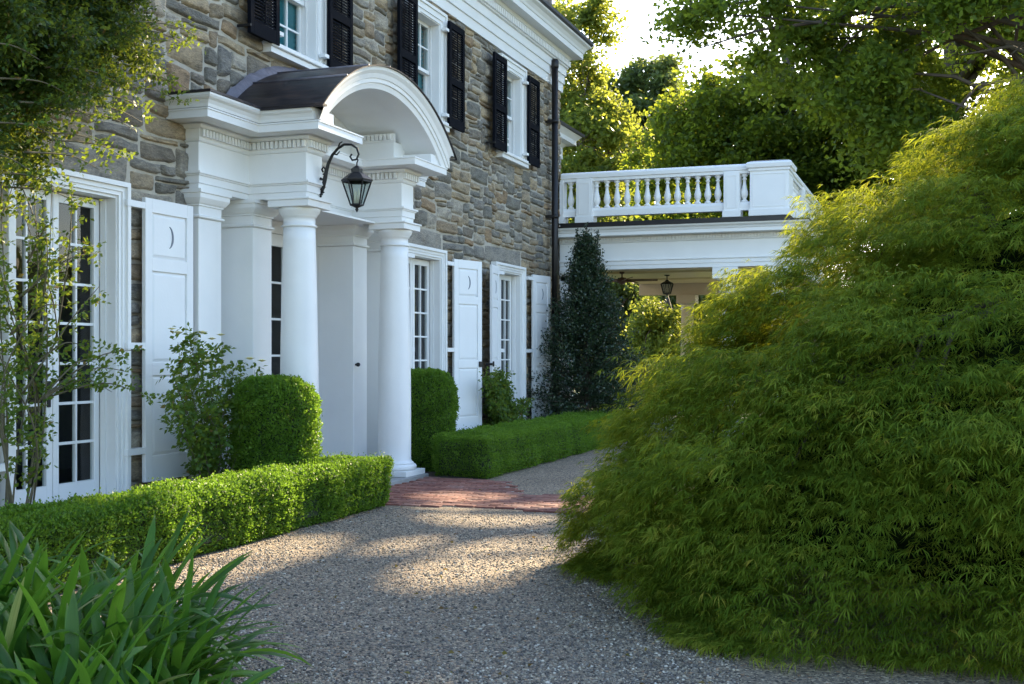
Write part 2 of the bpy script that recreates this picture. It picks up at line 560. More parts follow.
M['creeper_leaf'] = leaf_mat('creeper_leaf', [(0, (.010, .030, .008)), (.7, (.024, .060, .013)), (.93, (.06, .10, .016)), (1, (.16, .09, .03))], (.34, .40, .03), .36, .5, .25)
M['lily_leaf'] = leaf_mat('lily_leaf', [(0, (.018, .062, .010)), (.6, (.042, .118, .014)), (.95, (.09, .18, .02)), (1, (.28, .26, .12))], (.22, .46, .03), .30, .40, .3)



def lily_detail():
    nt = M['lily_leaf'].node_tree; L = nt.links.new
    b = nt.nodes['Principled BSDF']
    src = b.inputs['Base Color'].links[0].from_socket
    at_ = node(nt, 'ShaderNodeAttribute'); at_.attribute_name = 'blade'
    mp = node(nt, 'ShaderNodeMapping'); mp.inputs['Scale'].default_value = (1.2, 9, 3)
    L(at_.outputs['Vector'], mp.inputs['Vector'])
    nz = node(nt, 'ShaderNodeTexNoise'); nz.inputs['Scale'].default_value = 1.6; nz.inputs['Detail'].default_value = 5
    L(mp.outputs[0], nz.inputs['Vector'])
    st = ramp(nt, [(.3, (.55, .58, .5)), (.55, (1, 1, 1)), (.75, (1.5, 1.35, 1.2))]); L(nz.outputs['Fac'], st.inputs[0])
    c = mixc(nt, 1.0, src, st.outputs[0], 'MULTIPLY')
    sx = node(nt, 'ShaderNodeSeparateXYZ'); L(at_.outputs['Vector'], sx.inputs[0])
    ad = node(nt, 'ShaderNodeMath', operation='MULTIPLY_ADD'); L(nz.outputs['Fac'], ad.inputs[0]); ad.inputs[1].default_value = .22; L(sx.outputs[0], ad.inputs[2])
    tip = ramp(nt, [(.0, (0, 0, 0)), (.5, (0, 0, 0)), (.53, (1, 1, 1))])
    hf = node(nt, 'ShaderNodeMath', operation='MULTIPLY'); L(ad.outputs[0], hf.inputs[0]); hf.inputs[1].default_value = .465
    L(hf.outputs[0], tip.inputs[0])
    c = mixc(nt, tip.outputs[0], c, (.30, .22, .10))
    for l in list(b.inputs['Base Color'].links): nt.links.remove(l)
    L(c, b.inputs['Base Color'])


lily_detail()

# ------------------------------------------------------------------ ground
def sheet(name, x0, x1, y0, y1, z, mat, n=1):
    me = bpy.data.meshes.new(name)
    me.from_pydata([(x0, y0, z), (x1, y0, z), (x1, y1, z), (x0, y1, z)], [], [(0, 1, 2, 3)])
    return tag(put(name, me, mat), kind='structure')


sheet('ground', -128, 128, -8, 130, -0.012, M['lawn'])
sheet('gravel_drive', -7.2, 9.0, -6, 19.6, 0.0, M['gravel'])
WX = -6.60                      # outer face of the house wall

rng = np.random.default_rng(11)
random.seed(4)


def soil_bed(name, x0, x1, y0, y1):
    nx, ny = 8, max(4, int((y1 - y0) * 5))
    xs = np.linspace(x0, x1, nx); ys = np.linspace(y0, y1, ny)
    V = np.array([(x, y, .004 + .045 * (0 if i in (0, nx - 1) or j in (0, ny - 1) else .4 + .6 * noise.noise((x * 6, y * 6, 0)) ** 2 * 2)) for i, x in enumerate(xs) for j, y in enumerate(ys)])
    F = np.array([(i * ny + j, (i + 1) * ny + j, (i + 1) * ny + j + 1, i * ny + j + 1) for i in range(nx - 1) for j in range(ny - 1)])
    return tag(put(name, mesh_arrays(name, V, F, smooth=True), M['soil']), kind='structure')


soil_bed('planting_bed_soil', -6.59, -5.02, 2.0, 10.2)
soil_bed('planting_bed_soil', -6.59, -5.02, 13.0, 20.2)

# loose pebbles lying on the drive, dense near the eye
n = 52000
dep = 4.6 + 7.5 * rng.random(n) ** 1.25
ppx = 120 + 620 * rng.random(n)
a = (ppx - 512) / 1200 * dep
X = a * CY - dep * SY; Y = a * SY + dep * CY
ok = (X > -4.98) & (X < 2.5) & ~((Y > 10.3) & (Y < 11.95))
X, Y = X[ok], Y[ok]; n = len(X)
ico = np.array([(0, 0, 1), (.894, 0, .447), (.276, .851, .447), (-.724, .526, .447), (-.724, -.526, .447), (.276, -.851, .447),
                (.724, .526, -.447), (-.276, .851, -.447), (-.894, 0, -.447), (-.276, -.851, -.447), (.724, -.526, -.447), (0, 0, -1)])
icf = np.array([(0, 1, 2), (0, 2, 3), (0, 3, 4), (0, 4, 5), (0, 5, 1), (1, 6, 2), (2, 7, 3), (3, 8, 4), (4, 9, 5), (5, 10, 1),
                (6, 7, 2), (7, 8, 3), (8, 9, 4), (9, 10, 5), (10, 6, 1), (6, 11, 7), (7, 11, 8), (8, 11, 9), (9, 11, 10), (10, 11, 6)])
sz = rng.uniform(.0032, .0085, n) * np.where(rng.random(n) > .96, 1.6, 1)
sc = np.stack([sz * rng.uniform(.8, 1.4, n), sz * rng.uniform(.7, 1.1, n), sz * rng.uniform(.5, .8, n)], 1)
th = rng.random(n) * 6.283
base = ico[None] * (1 + .18 * rng.normal(size=(n, 12, 1)))
base = base * sc[:, None, :]
rx = base[..., 0] * np.cos(th)[:, None] - base[..., 1] * np.sin(th)[:, None]
ry = base[..., 0] * np.sin(th)[:, None] + base[..., 1] * np.cos(th)[:, None]
V = np.stack([rx + X[:, None], ry + Y[:, None], base[..., 2] + (sc[:, 2] * .35)[:, None]], -1).reshape(-1, 3)
F = (icf[None] + (np.arange(n) * 12)[:, None, None]).reshape(-1, 3)
o = put('gravel_pebbles', mesh_arrays('gravel_pebbles', V, F, np.repeat(rng.random(n), 20), True), M['pebble'])
tag(o, 'loose grey and tan pebbles covering the gravel drive', 'gravel', kind='stuff')

n = 420
dep = rng.uniform(4.8, 14, n); a = (rng.uniform(90, 760, n) - 512) / 1200 * dep
X = a * CY - dep * SY; Y = a * SY + dep * CY
ok = (X > -4.95) & (X < 2)
P = np.stack([X, Y, rng.uniform(.012, .03, n)], 1)[ok]
L_ = rng.uniform(.015, .04, len(P))
D_ = rng.normal(size=P.shape) * np.array([1, 1, .18])
M['litter'] = leaf_mat('dry_leaf', [(0, (.10, .06, .025)), (.5, (.20, .13, .045)), (1, (.13, .14, .03))], (.3, .2, .05), .2, .7, .1)
o = put('fallen_leaves', leaf_cards('fallen_leaves', P, D_, L_, L_ * .6, rng, .25, nrm=np.array([[0, 0, 1.]])), M['litter'])
tag(o, 'scattered small dry leaves lying on the gravel drive', 'leaf litter', kind='stuff')

# brick path: bricks on edge in running bond, ragged borders
mb = MB()


def path_edges(x):
    t = min(1, max(0, (x + 4.85) / .9))
    s = t * t * (3 - 2 * t)
    lo = 10.50 + .10 * s - .20 * (min(1, max(0, (x + 4.2) / 2.0)))
    hi = 12.95 - 1.22 * s - .08 * (min(1, max(0, (x + 3.6) / 1.6)))
    return lo, hi


bx0 = -5.62
row = 0
y = 10.20
while y < 13.1:
    w = .098
    x = bx0 - .2 + (row % 2) * .105
    while x < -1.0:
        xm = x + .1
        lo, hi = path_edges(xm)
        lo += .012 * math.sin(xm * 9.3); hi += .03 * math.sin(xm * 7 + 1)
        ya, yb = y, y + w
        if ya > lo - .05 and yb < hi + .06 and x > bx0 - .1:
            z1 = .017 + random.uniform(-.004, .004)
            t1, t2 = random.uniform(-.003, .003), random.uniform(-.003, .003)
            g = .005
            xa, xb = x + g + random.uniform(-.002, .002), x + .205 - g
            ya += g + random.uniform(-.002, .002); yb -= g
            c = .006
            vs = [(xa, ya, 0), (xb, ya, 0), (xb, yb, 0), (xa, yb, 0), (xa, ya, z1 - c), (xb, ya, z1 - c), (xb, yb, z1 - c), (xa, yb, z1 - c),
                  (xa + c, ya + c, z1 + t1), (xb - c, ya + c, z1 + t2), (xb - c, yb - c, z1 - t1), (xa + c, yb - c, z1 - t2)]
            fs = [(0, 1, 5, 4), (1, 2, 6, 5), (2, 3, 7, 6), (3, 0, 4, 7), (4, 5, 9, 8), (5, 6, 10, 9), (6, 7, 11, 10), (7, 4, 8, 11), (8, 9, 10, 11)]
            mb.add(vs, fs, random.random())
        x += .207
    y += w + .001
    row += 1
tag(mb.build('brick_path', M['brick']), kind='structure')
mb = MB()
for i in range(48):
    x = bx0 + i * .098
    lo, hi = path_edges(x + .05)
    mb.box(x, x + .099, lo + .05, hi - .06, .002, .007)
tag(mb.build('path_sand', M['mortar']), kind='structure')

# ------------------------------------------------------------------ house
house = empty('stone_house', (WX, 12, 0), 'grey rubble stone house with white window trim, white and black shutters', 'house')
PC = 11.625                      # centre line of the entrance
DOORS = [7.85, 14.84, 18.25]     # centres of the ground floor french doors
WINS = [11.47, 14.97, 18.42]     # centres of the upper windows
UP_H = .45
OPEN = [(c - .60, c + .60, .12, 2.80) for c in DOORS] + [(PC - 2.06, PC + 2.06, .05, 2.985)] + [(c - UP_H, c + UP_H, 4.68, 6.06) for c in WINS]
HY0, HY1 = 2.0, 21.2

# backing wall in mortar, cut by the openings
ys = sorted({HY0, HY1, *[v for o_ in OPEN for v in o_[:2]]})
zs = sorted({0.0, 6.95, *[v for o_ in OPEN for v in o_[2:]]})
mb = MB()
for i in range(len(ys) - 1):
    for k in range(len(zs) - 1):
        ym, zm = (ys[i] + ys[i + 1]) / 2, (zs[k] + zs[k + 1]) / 2
        if any(a_ < ym < b_ and c_ < zm < d_ for a_, b_, c_, d_ in OPEN): continue
        mb.box(WX - .40, WX - .028, ys[i], ys[i + 1], zs[k], zs[k + 1])
mb.build('mortar_backing', M['mortar'], house)
mb = MB()
mb.box(-15, WX - .43, HY1 - .35, HY1 - .001, 0, 6.95); mb.box(-15, WX - .43, HY0, HY0 + .35, 0, 6.95); mb.box(-15, -14.6, HY0 + .35, HY1 - .35, 0, 6.95)
mb.build('wall', M['stone'], house)
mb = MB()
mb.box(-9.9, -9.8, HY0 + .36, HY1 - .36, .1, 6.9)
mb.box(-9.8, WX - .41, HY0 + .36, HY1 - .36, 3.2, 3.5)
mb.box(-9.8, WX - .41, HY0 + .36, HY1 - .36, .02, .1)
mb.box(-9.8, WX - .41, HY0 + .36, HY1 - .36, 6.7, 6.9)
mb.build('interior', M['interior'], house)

# stones: random packing on a fine grid, every stone a rounded lump
GY, GZ = .075, .058
ny, nz_ = int((HY1 - HY0) / GY), int(6.36 / GZ)
free = np.ones((ny, nz_), bool)
BLOCK = [(c - .72, c + .72, 0, 2.91) for c in DOORS] + [(PC - 2.08, PC + 2.08, 0, 3.62)] + [(c - .62, c + .62, 4.58, 6.20) for c in WINS]
for (a_, b_, c_, d_) in BLOCK:
    free[max(0, round((a_ - HY0) / GY)):round((b_ - HY0) / GY), max(0, round(c_ / GZ)):round(d_ / GZ)] = False
stones = []
for c in DOORS:                  # long lintel stones over the doors
    i0, i1 = round((c - .95 - HY0) / GY), round((c + .80 - HY0) / GY)
    k0 = round(2.91 / GZ); k1 = k0 + 5
    stones.append((i0, i1, k0, k1)); free[i0:i1, k0:k1] = False
rs = random.Random(8)
for k in range(nz_):
    for i in range(ny):
        if not free[i, k]: continue
        yy = HY0 + i * GY
        big = 1.25 if yy < 11 and k * GZ > 2.5 else 1.0
        w = int(rs.choice([2, 3, 4, 5, 5, 6, 7, 8, 10]) * big); h = int(rs.choice([1, 2, 2, 2, 2, 3, 3, 3, 4]) * big)
        if w < h: w = h + 1
        ww = 0
        while ww < w and i + ww < ny and free[i + ww, k]: ww += 1
        hh = 0
        while hh < h and k + hh < nz_ and free[i:i + ww, k + hh].all(): hh += 1
        # avoid one-cell left-overs to the right
        if i + ww + 1 < ny and free[i + ww, k] and not free[i + ww + 1, k] and free[i:i + ww + 1, k:k + hh].all(): ww += 1
        if k + hh + 1 < nz_ and free[i:i + ww, k + hh].all() and not free[i:i + ww, k + hh + 1].any(): hh += 1
        free[i:i + ww, k:k + hh] = False
        stones.append((i, i + ww, k, k + hh))


def warp(y, z):
    return (y + .028 * noise.noise((y * 1.7, z * 2.2, 3.1)) + .012 * noise.noise((y * 6, z * 6, 9)),
            z + .034 * noise.noise((y * 1.9, z * 1.7, 7.7)) + .012 * noise.noise((y * 6, z * 6, 19)))


VV, FF, RR = [], [], []
NU, NV = 9, 7
us = np.linspace(-1, 1, NU); vs_ = np.linspace(-1, 1, NV)
for (i0, i1, k0, k1) in stones:
    y0, y1 = HY0 + i0 * GY, HY0 + i1 * GY
    z0, z1 = k0 * GZ, k1 * GZ
    gap = rs.uniform(.006, .013)
    hy, hz = (y1 - y0) / 2 - gap, (z1 - z0) / 2 - gap
    if hy < .01 or hz < .01: continue
    cy, cz = (y0 + y1) / 2, (z0 + z1) / 2
    proud = rs.uniform(.0, .024)
    tilt, tilt2 = rs.uniform(-.014, .014), rs.uniform(-.014, .014)
    seed = rs.uniform(0, 100)
    crn = [rs.uniform(.1, 1.0) for _ in range(4)]; sk = [rs.uniform(-.16, .16) for _ in range(4)]
    b = len(VV)
    for u in us:
        uu = math.copysign(abs(u) ** .6, u)
        for v in vs_:
            vv = math.copysign(abs(v) ** .6, v)
            # round the corners
            e = max(0, abs(uu) + abs(vv) - 1.5) * .30 * crn[(uu > 0) * 2 + (vv > 0)]
            yq = cy + hy * uu * (1 - e * min(1, hz / hy)); zq = cz + hz * vv * (1 - e)
            yq += hz * sk[0] * vv * (uu > 0) + hz * sk[1] * vv * (uu < 0); zq += hz * .8 * (sk[2] * uu * (vv > 0) + sk[3] * uu * (vv < 0))
            yq, zq = warp(yq, zq)
            edge = max(abs(u), abs(v))
            yq += .008 * noise.noise((yq * 22, zq * 22, seed)) ; zq += .008 * noise.noise((yq * 22, zq * 22, seed + 9))
            if edge > .99:
                xq = -.034
            else:
                xq = -.004 + proud + tilt * u + tilt2 * v + .016 * noise.noise((yq * 9, zq * 11, seed)) + .010 * noise.noise((yq * 24, zq * 24, seed)) - .006 * (edge > .6)
            VV.append((WX + xq, yq, zq))
    for p in range(NU - 1):
        for q in range(NV - 1):
            FF.append((b + p * NV + q, b + (p + 1) * NV + q, b + (p + 1) * NV + q + 1, b + p * NV + q + 1))
    RR += [rs.random() if i1 - i0 < 20 else .65] * ((NU - 1) * (NV - 1))
put('stonework', mesh_arrays('stonework', np.array(VV), np.array(FF), np.array(RR), True), M['stone'], house)

# cornice and frieze of the house
CZ = 6.31
prof = [(-.03, CZ), (.03, CZ), (.03, CZ + .15), (.055, CZ + .155), (.055, CZ + .30), (.08, CZ + .305), (.08, CZ + .44), (.115, CZ + .45), (.115, CZ + .60), (.14, CZ + .61), (.16, CZ + .645),
        (.16, CZ + .655), (.33, CZ + .66), (.33, CZ + .75), (.345, CZ + .76), (.36, CZ + .80), (.40, CZ + .85), (.45, CZ + .88), (.46, CZ + .905), (-.03, CZ + .905)]
mb = MB()
mb.sweep([(WX, HY0), (WX, HY1), (-9.5, HY1)], prof)
y = HY0 + .05
mb.build('cornice', M['white'], house)
mb = MB()
while y < HY1 + .1:
    mb.box(WX + .117, WX + .155, y, y + .05, CZ + .475, CZ + .575)
    y += .085
mb.build('dentil_course', M['white'], house)
mb = MB()
z0 = CZ + .909
mb.prism([(WX + .47, z0), (WX + .50, z0 + .02), (WX + .50, z0 + .07), (WX - 4.2, z0 + 2.3), (WX - 8.9, z0 + .07), (WX - 8.9, z0)], HY0 - .3, HY1 + .47, 'y')
mb.build('roof', M['slate'], house)
# downspout
mb = MB()
px_y = 20.42
pts = [(WX + .13, px_y, 6.66), (WX + .13, px_y, .1)]
mb.tube(pts, [.058, .058], 12)
mb.lathe(WX + .13, px_y, [(.0, 6.74), (.045, 6.735), (.07, 6.70), (.07, 6.60), (.058, 6.56)], 12)
for zz in (5.6, 3.9, 2.1):
    mb.box(WX - .02, WX + .13, px_y - .09, px_y + .09, zz, zz + .05)
    mb.lathe(WX + .13, px_y, [(.068, zz - .01), (.068, zz + .06)], 12)
mb.build('downspout', M['pipe'], house)

# rear wing of the house
mb = MB()
mb.box(-13, -7.55, 21.3, 24.2, 0, 5.85)
wg = mb.build('rear_wing', M['white'], house)
mb = MB()
mb.sweep([(-7.55, 21.25), (-7.55, 24.25), (-9.5, 24.25)], [(-.03, 5.6), (.03, 5.6), (.03, 5.84), (.10, 5.9), (.26, 5.91), (.26, 6.0), (.36, 6.10), (-.03, 6.10)])
mb.build('eaves', M['white'], wg)
mb = MB()
mb.prism([(-7.15, 6.105), (-7.13, 6.15), (-9.6, 7.6), (-12.5, 6.15), (-12.5, 6.105)], 21.25, 24.65, 'y')
mb.build('roof', M['slate'], wg)
mb = MB()
mb.box(-8.45, -7.95, 24.3, 24.9, 0, 10.6, ch=.01); mb.box(-8.5, -7.9, 24.25, 24.95, 10.0, 10.1)
mb.build('chimney', M['slate'], wg)


# --- french doors with casing, two leaves of 2 x 7 panes
def french_door(c):
    X0 = WX + .035
    mb = MB()
    # casing in three steps around the opening
    for (o0, o1, t) in ((.60, .635, .018), (.635, .675, .03), (.675, .715, .055)):
        for s in (-1, 1):
            mb.box(X0 - .04, X0 + t, c + s * o0, c + s * o1, .12, 2.80 + (o1 - .60))
        mb.box(X0 - .04, X0 + t, c - o0, c + o0, 2.80 + (o0 - .60), 2.80 + (o1 - .60))
    # jambs and head of the deep reveal, with a stop
    for s in (-1, 1):
        mb.box(WX - .17, X0 - .002, c + s * .585, c + s * .612, .12, 2.803)
        mb.box(WX - .11, WX - .06, c + s * .565, c + s * .584, .16, 2.77)
    mb.box(WX - .17, X0 - .002, c - .584, c + .584, 2.775, 2.806)
    mb.box(WX - .38, X0 + .05, c - .66, c + .66, .06, .118)
    fr = mb.build('french_door', M['white'], house)
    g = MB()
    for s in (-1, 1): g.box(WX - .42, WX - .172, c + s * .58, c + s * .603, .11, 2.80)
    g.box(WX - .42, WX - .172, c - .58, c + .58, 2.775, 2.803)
    g.build('dark_lining', M['interior'], fr)  # dark lining added so the room behind the glass reads unlit
    # leaves
    xd = WX - .165
    for s in (-1, 1):
        ya, yb = (c - .568, c - .004) if s < 0 else (c + .004, c + .568)
        z0, z1 = .13, 2.765
        st = .068; rt = .08; rb = .27
        g = MB()
        g.box(xd, xd + .045, ya, ya + st, z0, z1, ch=.004); g.box(xd, xd + .045, yb - st, yb, z0, z1, ch=.004)
        g.box(xd + .001, xd + .044, ya + st, yb - st, z0, z0 + rb); g.box(xd + .001, xd + .044, ya + st, yb - st, z1 - rt, z1)
        gy0, gy1, gz0, gz1 = ya + st, yb - st, z0 + rb, z1 - rt
        ym = (gy0 + gy1) / 2
        g.box(xd + .006, xd + .038, ym - .010, ym + .010, gz0, gz1)
        for k in range(1, 7):
            zz = gz0 + (gz1 - gz0) * k / 7
            g.box(xd + .009, xd + .036, gy0, gy1, zz - .011, zz + .011)
        lf = g.build('door_leaf', M['white'], fr)
        g = MB()
        g.add([(xd + .02, gy0 - .01, gz0 - .01), (xd + .02, gy1 + .01, gz0 - .01), (xd + .02, gy1 + .01, gz1 + .01), (xd + .02, gy0 - .01, gz1 + .01)], [(0, 1, 2, 3)])
        g.build('pane', M['glass'], fr)
    g = MB()
    g.lathe(xd + .06, c - .05, [(.0, 1.10), (.02, 1.11), (.02, 1.15), (0, 1.16)], 10)
    g.box(xd + .045, xd + .052, c - .07, c - .03, 1.03, 1.24)
    g.build('handle', M['iron'], fr)
    return fr


for c in DOORS: french_door(c)


def shutter_panel(mb, w, z0, z1, t=.04):
    """panelled leaf in the local plane y = 0..w, x = -t..0 front at x = 0"""
    st = .095
    mb.box(-t, 0, 0, st, z0, z1, ch=.003); mb.box(-t, 0, w - st, w, z0, z1, ch=.003)
    H = z1 - z0
    rails = [(0, .22), (H * .375, H * .375 + .11), (H * .745, H * .745 + .11), (H - .12, H)]
    for a_, b_ in rails: mb.box(-t + .001, -.001, st, w - st, z0 + a_, z0 + b_)
    for i in range(3):
        a_, b_ = z0 + rails[i][1], z0 + rails[i + 1][0]
        mb.box(-t + .006, -.022, st, w - st, a_, b_)
        # raised field with bevelled edge
        y0, y1 = st + .006, w - st - .006
        m_ = .03
        zl, zh = a_ + .006, b_ - .006
        vs = [(-.021, y0, zl), (-.021, y1, zl), (-.021, y1, zh), (-.021, y0, zh), (-.006, y0 + m_, zl + m_), (-.006, y1 - m_, zl + m_), (-.006, y1 - m_, zh - m_), (-.006, y0 + m_, zh - m_)]
        mb.add(vs, [(0, 1, 5, 4), (1, 2, 6, 5), (2, 3, 7, 6), (3, 0, 4, 7), (4, 5, 6, 7)])
    return (z0 + rails[2][1] + z0 + rails[3][0]) / 2


def white_shutter(hx, hy, side, w, ang, dog):
    """side +1: leaf opens away from the camera (hinged at its near edge); ang: how far it stands off the wall"""
    z0, z1 = .34, 2.82
    ca, sa = math.cos(ang), math.sin(ang)
    mat = Matrix(((ca, sa, 0, hx), (-sa * 0 + -sa if False else 0, 1, 0, 0), (0, 0, 1, 0), (0, 0, 0, 1)))
    # local y runs from the hinge to the free edge; local x is outwards from the wall
    if side > 0:
        mat = Matrix(((ca, sa, 0, hx), (-sa, ca, 0, hy), (0, 0, 1, 0), (0, 0, 0, 1)))
    else:
        mat = Matrix(((ca, sa, 0, hx), (sa, -ca, 0, hy), (0, 0, 1, 0), (0, 0, 0, 1)))
    mb = MB(); mb.m = mat
    zc = shutter_panel(mb, w, z0, z1)
    sh = mb.build('shutter', M['white_shutter'], house)
    g = MB(); g.m = mat
    cy0 = w / 2
    pts = []
    for i in range(25):
        t = R(-78) + R(156) * i / 24
        pts.append((cy0 + side * .075 * math.cos(t) - side * .02, zc + .10 * math.sin(t)))
    for i in range(23, 0, -1):
        t = R(-78) + R(156) * i / 24
        pts.append((cy0 + side * .052 * math.cos(t) - side * .02, zc + .098 * math.sin(t)))
    for i in range(len(pts)): pass
    nn = len(pts)
    # strip faces so that the crescent stays well formed
    outer = pts[:25]; inner = [pts[0]] + pts[25:][::-1] + [pts[24]]
    vs = []; fs = []
    for (u, v) in outer: vs.append((-.0055, u, v)); vs.append((-.001, u, v))
    for (u, v) in inner: vs.append((-.0055, u, v)); vs.append((-.001, u, v))
    for i in range(24):
        fs.append((2 * i + 1, 2 * i + 3, 50 + 2 * i + 3, 50 + 2 * i + 1))
        fs.append((2 * i, 2 * i + 2, 2 * i + 3, 2 * i + 1)); fs.append((50 + 2 * i, 50 + 2 * i + 2, 50 + 2 * i + 3, 50 + 2 * i + 1))
    g.add(vs, fs)
    g.build('crescent', M['crescent'], sh)
    for zz in (z1 - .10, 1.5, z0 + .25):
        ya, yb = sorted((hy - side * .24, hy + side * .004))
        MB().box(WX + .03, hx - .002, ya, yb, zz, zz + .055).build('hinge', M['white_shutter'], sh)
    if dog:
        g = MB(); g.m = mat
        g.box(.002, .018, w - .085, w - .005, 1.28, 1.36, ch=.006)
        g.box(-.10, .002, w + .001, w + .014, 1.30, 1.335)
        g.build('holdback', M['iron'], sh)
    return sh


M['crescent'] = plain('crescent_grey', (.16, .18, .22), .6, var=.05)
# near door: only its right leaf is in view, the left one folds away the other way
white_shutter(WX + .10, DOORS[0] + .90, 1, .70, R(0.5), False)
white_shutter(WX + .10, DOORS[0] - .89, -1, .70, R(1.5), True)
white_shutter(WX + .10, DOORS[1] + .95, 1, .65, R(16), True)
white_shutter(WX + .14, DOORS[1] - .74, -1, .62, R(12), False)
white_shutter(WX + .14, DOORS[2] - .72, -1, .60, R(10), True)
white_shutter(WX + .12, DOORS[2] + 1.0, 1, .62, R(10), False)


# --- upper windows: casing, sill, two sashes of 3 x 2 panes, blinds
def sash_window(c):
    z0, z1 = 4.70, 6.06
    X0 = WX + .03
    mb = MB()
    for (o0, o1, t) in ((.45, .50, .015), (.50, .58, .03), (.58, .62, .05)):
        for s in (-1, 1): mb.box(X0 - .04, X0 + t, c + s * o0, c + s * o1, z0, z1 + (o1 - .45))
        mb.box(X0 - .04, X0 + t, c - o0, c + o0, z1 + (o0 - .45), z1 + (o1 - .45))
    for s in (-1, 1):
        mb.box(WX - .20, X0 - .002, c + s * .437, c + s * .462, z0, z1 + .01)
        mb.box(WX - .105, WX - .09, c + s * .42, c + s * .436, z0, z1 - .01)
    mb.box(WX - .34, X0 - .002, c - .436, c + .436, z1 - .013, z1 + .012)
    win = mb.build('window', M['white'], house)
    g = MB()
    g.box(WX - .2, X0 + .10, c - .66, c + .66, z0 - .055, z0 - .005, ch=.008)
    g.box(WX - .1, X0 + .07, c - .64, c + .64, z0 - .115, z0 - .057)
    g.build('sill', M['white'], win)
    mid = z0 + (z1 - z0) * .5
    for (za, zb, xs) in ((mid - .02, z1 - .016, WX - .15), (z0, mid + .02, WX - .195)):
        g = MB()
        st = .045
        y0, y1 = c - .434, c + .434
        g.box(xs, xs + .038, y0, y0 + st, za, zb); g.box(xs, xs + .038, y1 - st, y1, za, zb)
        g.box(xs + .001, xs + .039, y0 + st, y1 - st, za, za + .045); g.box(xs + .001, xs + .037, y0 + st, y1 - st, zb - .045, zb)
        for k in (1, 2):
            yy = y0 + st + (y1 - y0 - 2 * st) * k / 3
            g.box(xs + .006, xs + .032, yy - .010, yy + .010, za + .045, zb - .045)
        zz = (za + zb) / 2
        g.box(xs + .008, xs + .030, y0 + st, y1 - st, zz - .010, zz + .010)
        g.build('sash', M['white'], win)
        g = MB()
        xg = xs + .018
        g.add([(xg, y0 + .03, za + .03), (xg, y1 - .03, za + .03), (xg, y1 - .03, zb - .03), (xg, y0 + .03, zb - .03)], [(0, 1, 2, 3)])
        g.build('pane', M['glass'], win)
    g = MB()
    zz = z0 + .02
    while zz < z1 - .03:
        g.add([(WX - .235, c - .43, zz), (WX - .235, c + .43, zz), (WX - .204, c + .43, zz + .05), (WX - .204, c - .43, zz + .05)], [(0, 1, 2, 3)])
        zz += .055
    g.build('blind', M['blind'], win)
    return win


for c in WINS: sash_window(c)


def black_shutter(hy, side):
    w, z0, z1 = .56, 4.66, 6.13
    x0 = WX + .105
    ya, yb = (hy, hy + w) if side > 0 else (hy - w, hy)
    g = MB()
    t = .042; st = .07
    g.box(x0, x0 + t, ya, ya + st, z0, z1, ch=.003); g.box(x0, x0 + t, yb - st, yb, z0, z1, ch=.003)
    zm = z0 + .60
    for a_, b_ in ((z0, z0 + .14), (zm, zm + .10), (z1 - .09, z1)): g.box(x0 + .001, x0 + t - .001, ya + st, yb - st, a_, b_)
    for a_, b_ in ((z0 + .14, zm), (zm + .10, z1 - .09)):
        zz = a_ + .012
        while zz < b_ - .01:
            g.add([(x0 + .036, ya + st, zz), (x0 + .036, yb - st, zz), (x0 + .010, yb - st, zz + .036), (x0 + .010, ya + st, zz + .036),
                   (x0 + .032, ya + st, zz - .005), (x0 + .032, yb - st, zz - .005), (x0 + .006, yb - st, zz + .031), (x0 + .006, ya + st, zz + .031)],
                  [(0, 1, 2, 3), (4, 7, 6, 5), (0, 4, 5, 1), (2, 6, 7, 3)])
            zz += .034
        ym = (ya + yb) / 2
        g.box(x0 + .037, x0 + .045, ym - .008, ym + .008, a_ + .02, b_ - .02)
    sh = g.build('shutter', M['black'], house)
    for zz in (z1 - .16, z0 + .12):
        y_a, y_b = sorted((hy - side * .10, hy - side * .002))
        MB().box(WX + .06, x0 + .03, y_a, y_b, zz, zz + .04).build('hinge', M['white'], sh)
    g = MB()
    yf = yb + .01 if side > 0 else ya - .01
    g.box(WX, x0 + .05, yf - .012, yf + .012, z0 + .06, z0 + .085)
    g.build('holdback', M['iron'], sh)
    return sh


for c in WINS:
    black_shutter(c - .545, -1)
    black_shutter(c + .545, 1)

# ------------------------------------------------------------------ entrance portico
portico = empty('entrance_portico', (WX + .5, PC, 0), 'white classical entrance portico with arched copper roof on two columns', 'portico')
XW, XF = WX + .12, WX + .77         # wing plane, front plane
BI, BO = .945, 1.265                # inner and outer side of the blocks, from the centre line
WO = 2.115                          # outer side of the wings
left_ = [(WX - .02, PC - WO), (XW, PC - WO), (XW, PC - BO), (XF, PC - BO), (XF, PC - BI), (XW, PC - BI)]
right_ = [(XW, PC + BI), (XF, PC + BI), (XF, PC + BO), (XW, PC + BO), (XW, PC + WO), (WX - .02, PC + WO)]
full = left_ + right_
Z0 = 2.99
ent = [(-.10, Z0), (0, Z0), (0, Z0 + .055), (.014, Z0 + .06), (.014, Z0 + .125), (.028, Z0 + .13), (.03, Z0 + .14), (.045, Z0 + .145), (.045, Z0 + .165), (0.0, Z0 + .17), (0, Z0 + .44),
       (.018, Z0 + .45), (.030, Z0 + .475), (.030, Z0 + .555), (.062, Z0 + .562), (.075, Z0 + .585), (.10, Z0 + .592), (-.10, Z0 + .592)]
mb = MB(); mb.sweep(full, ent)
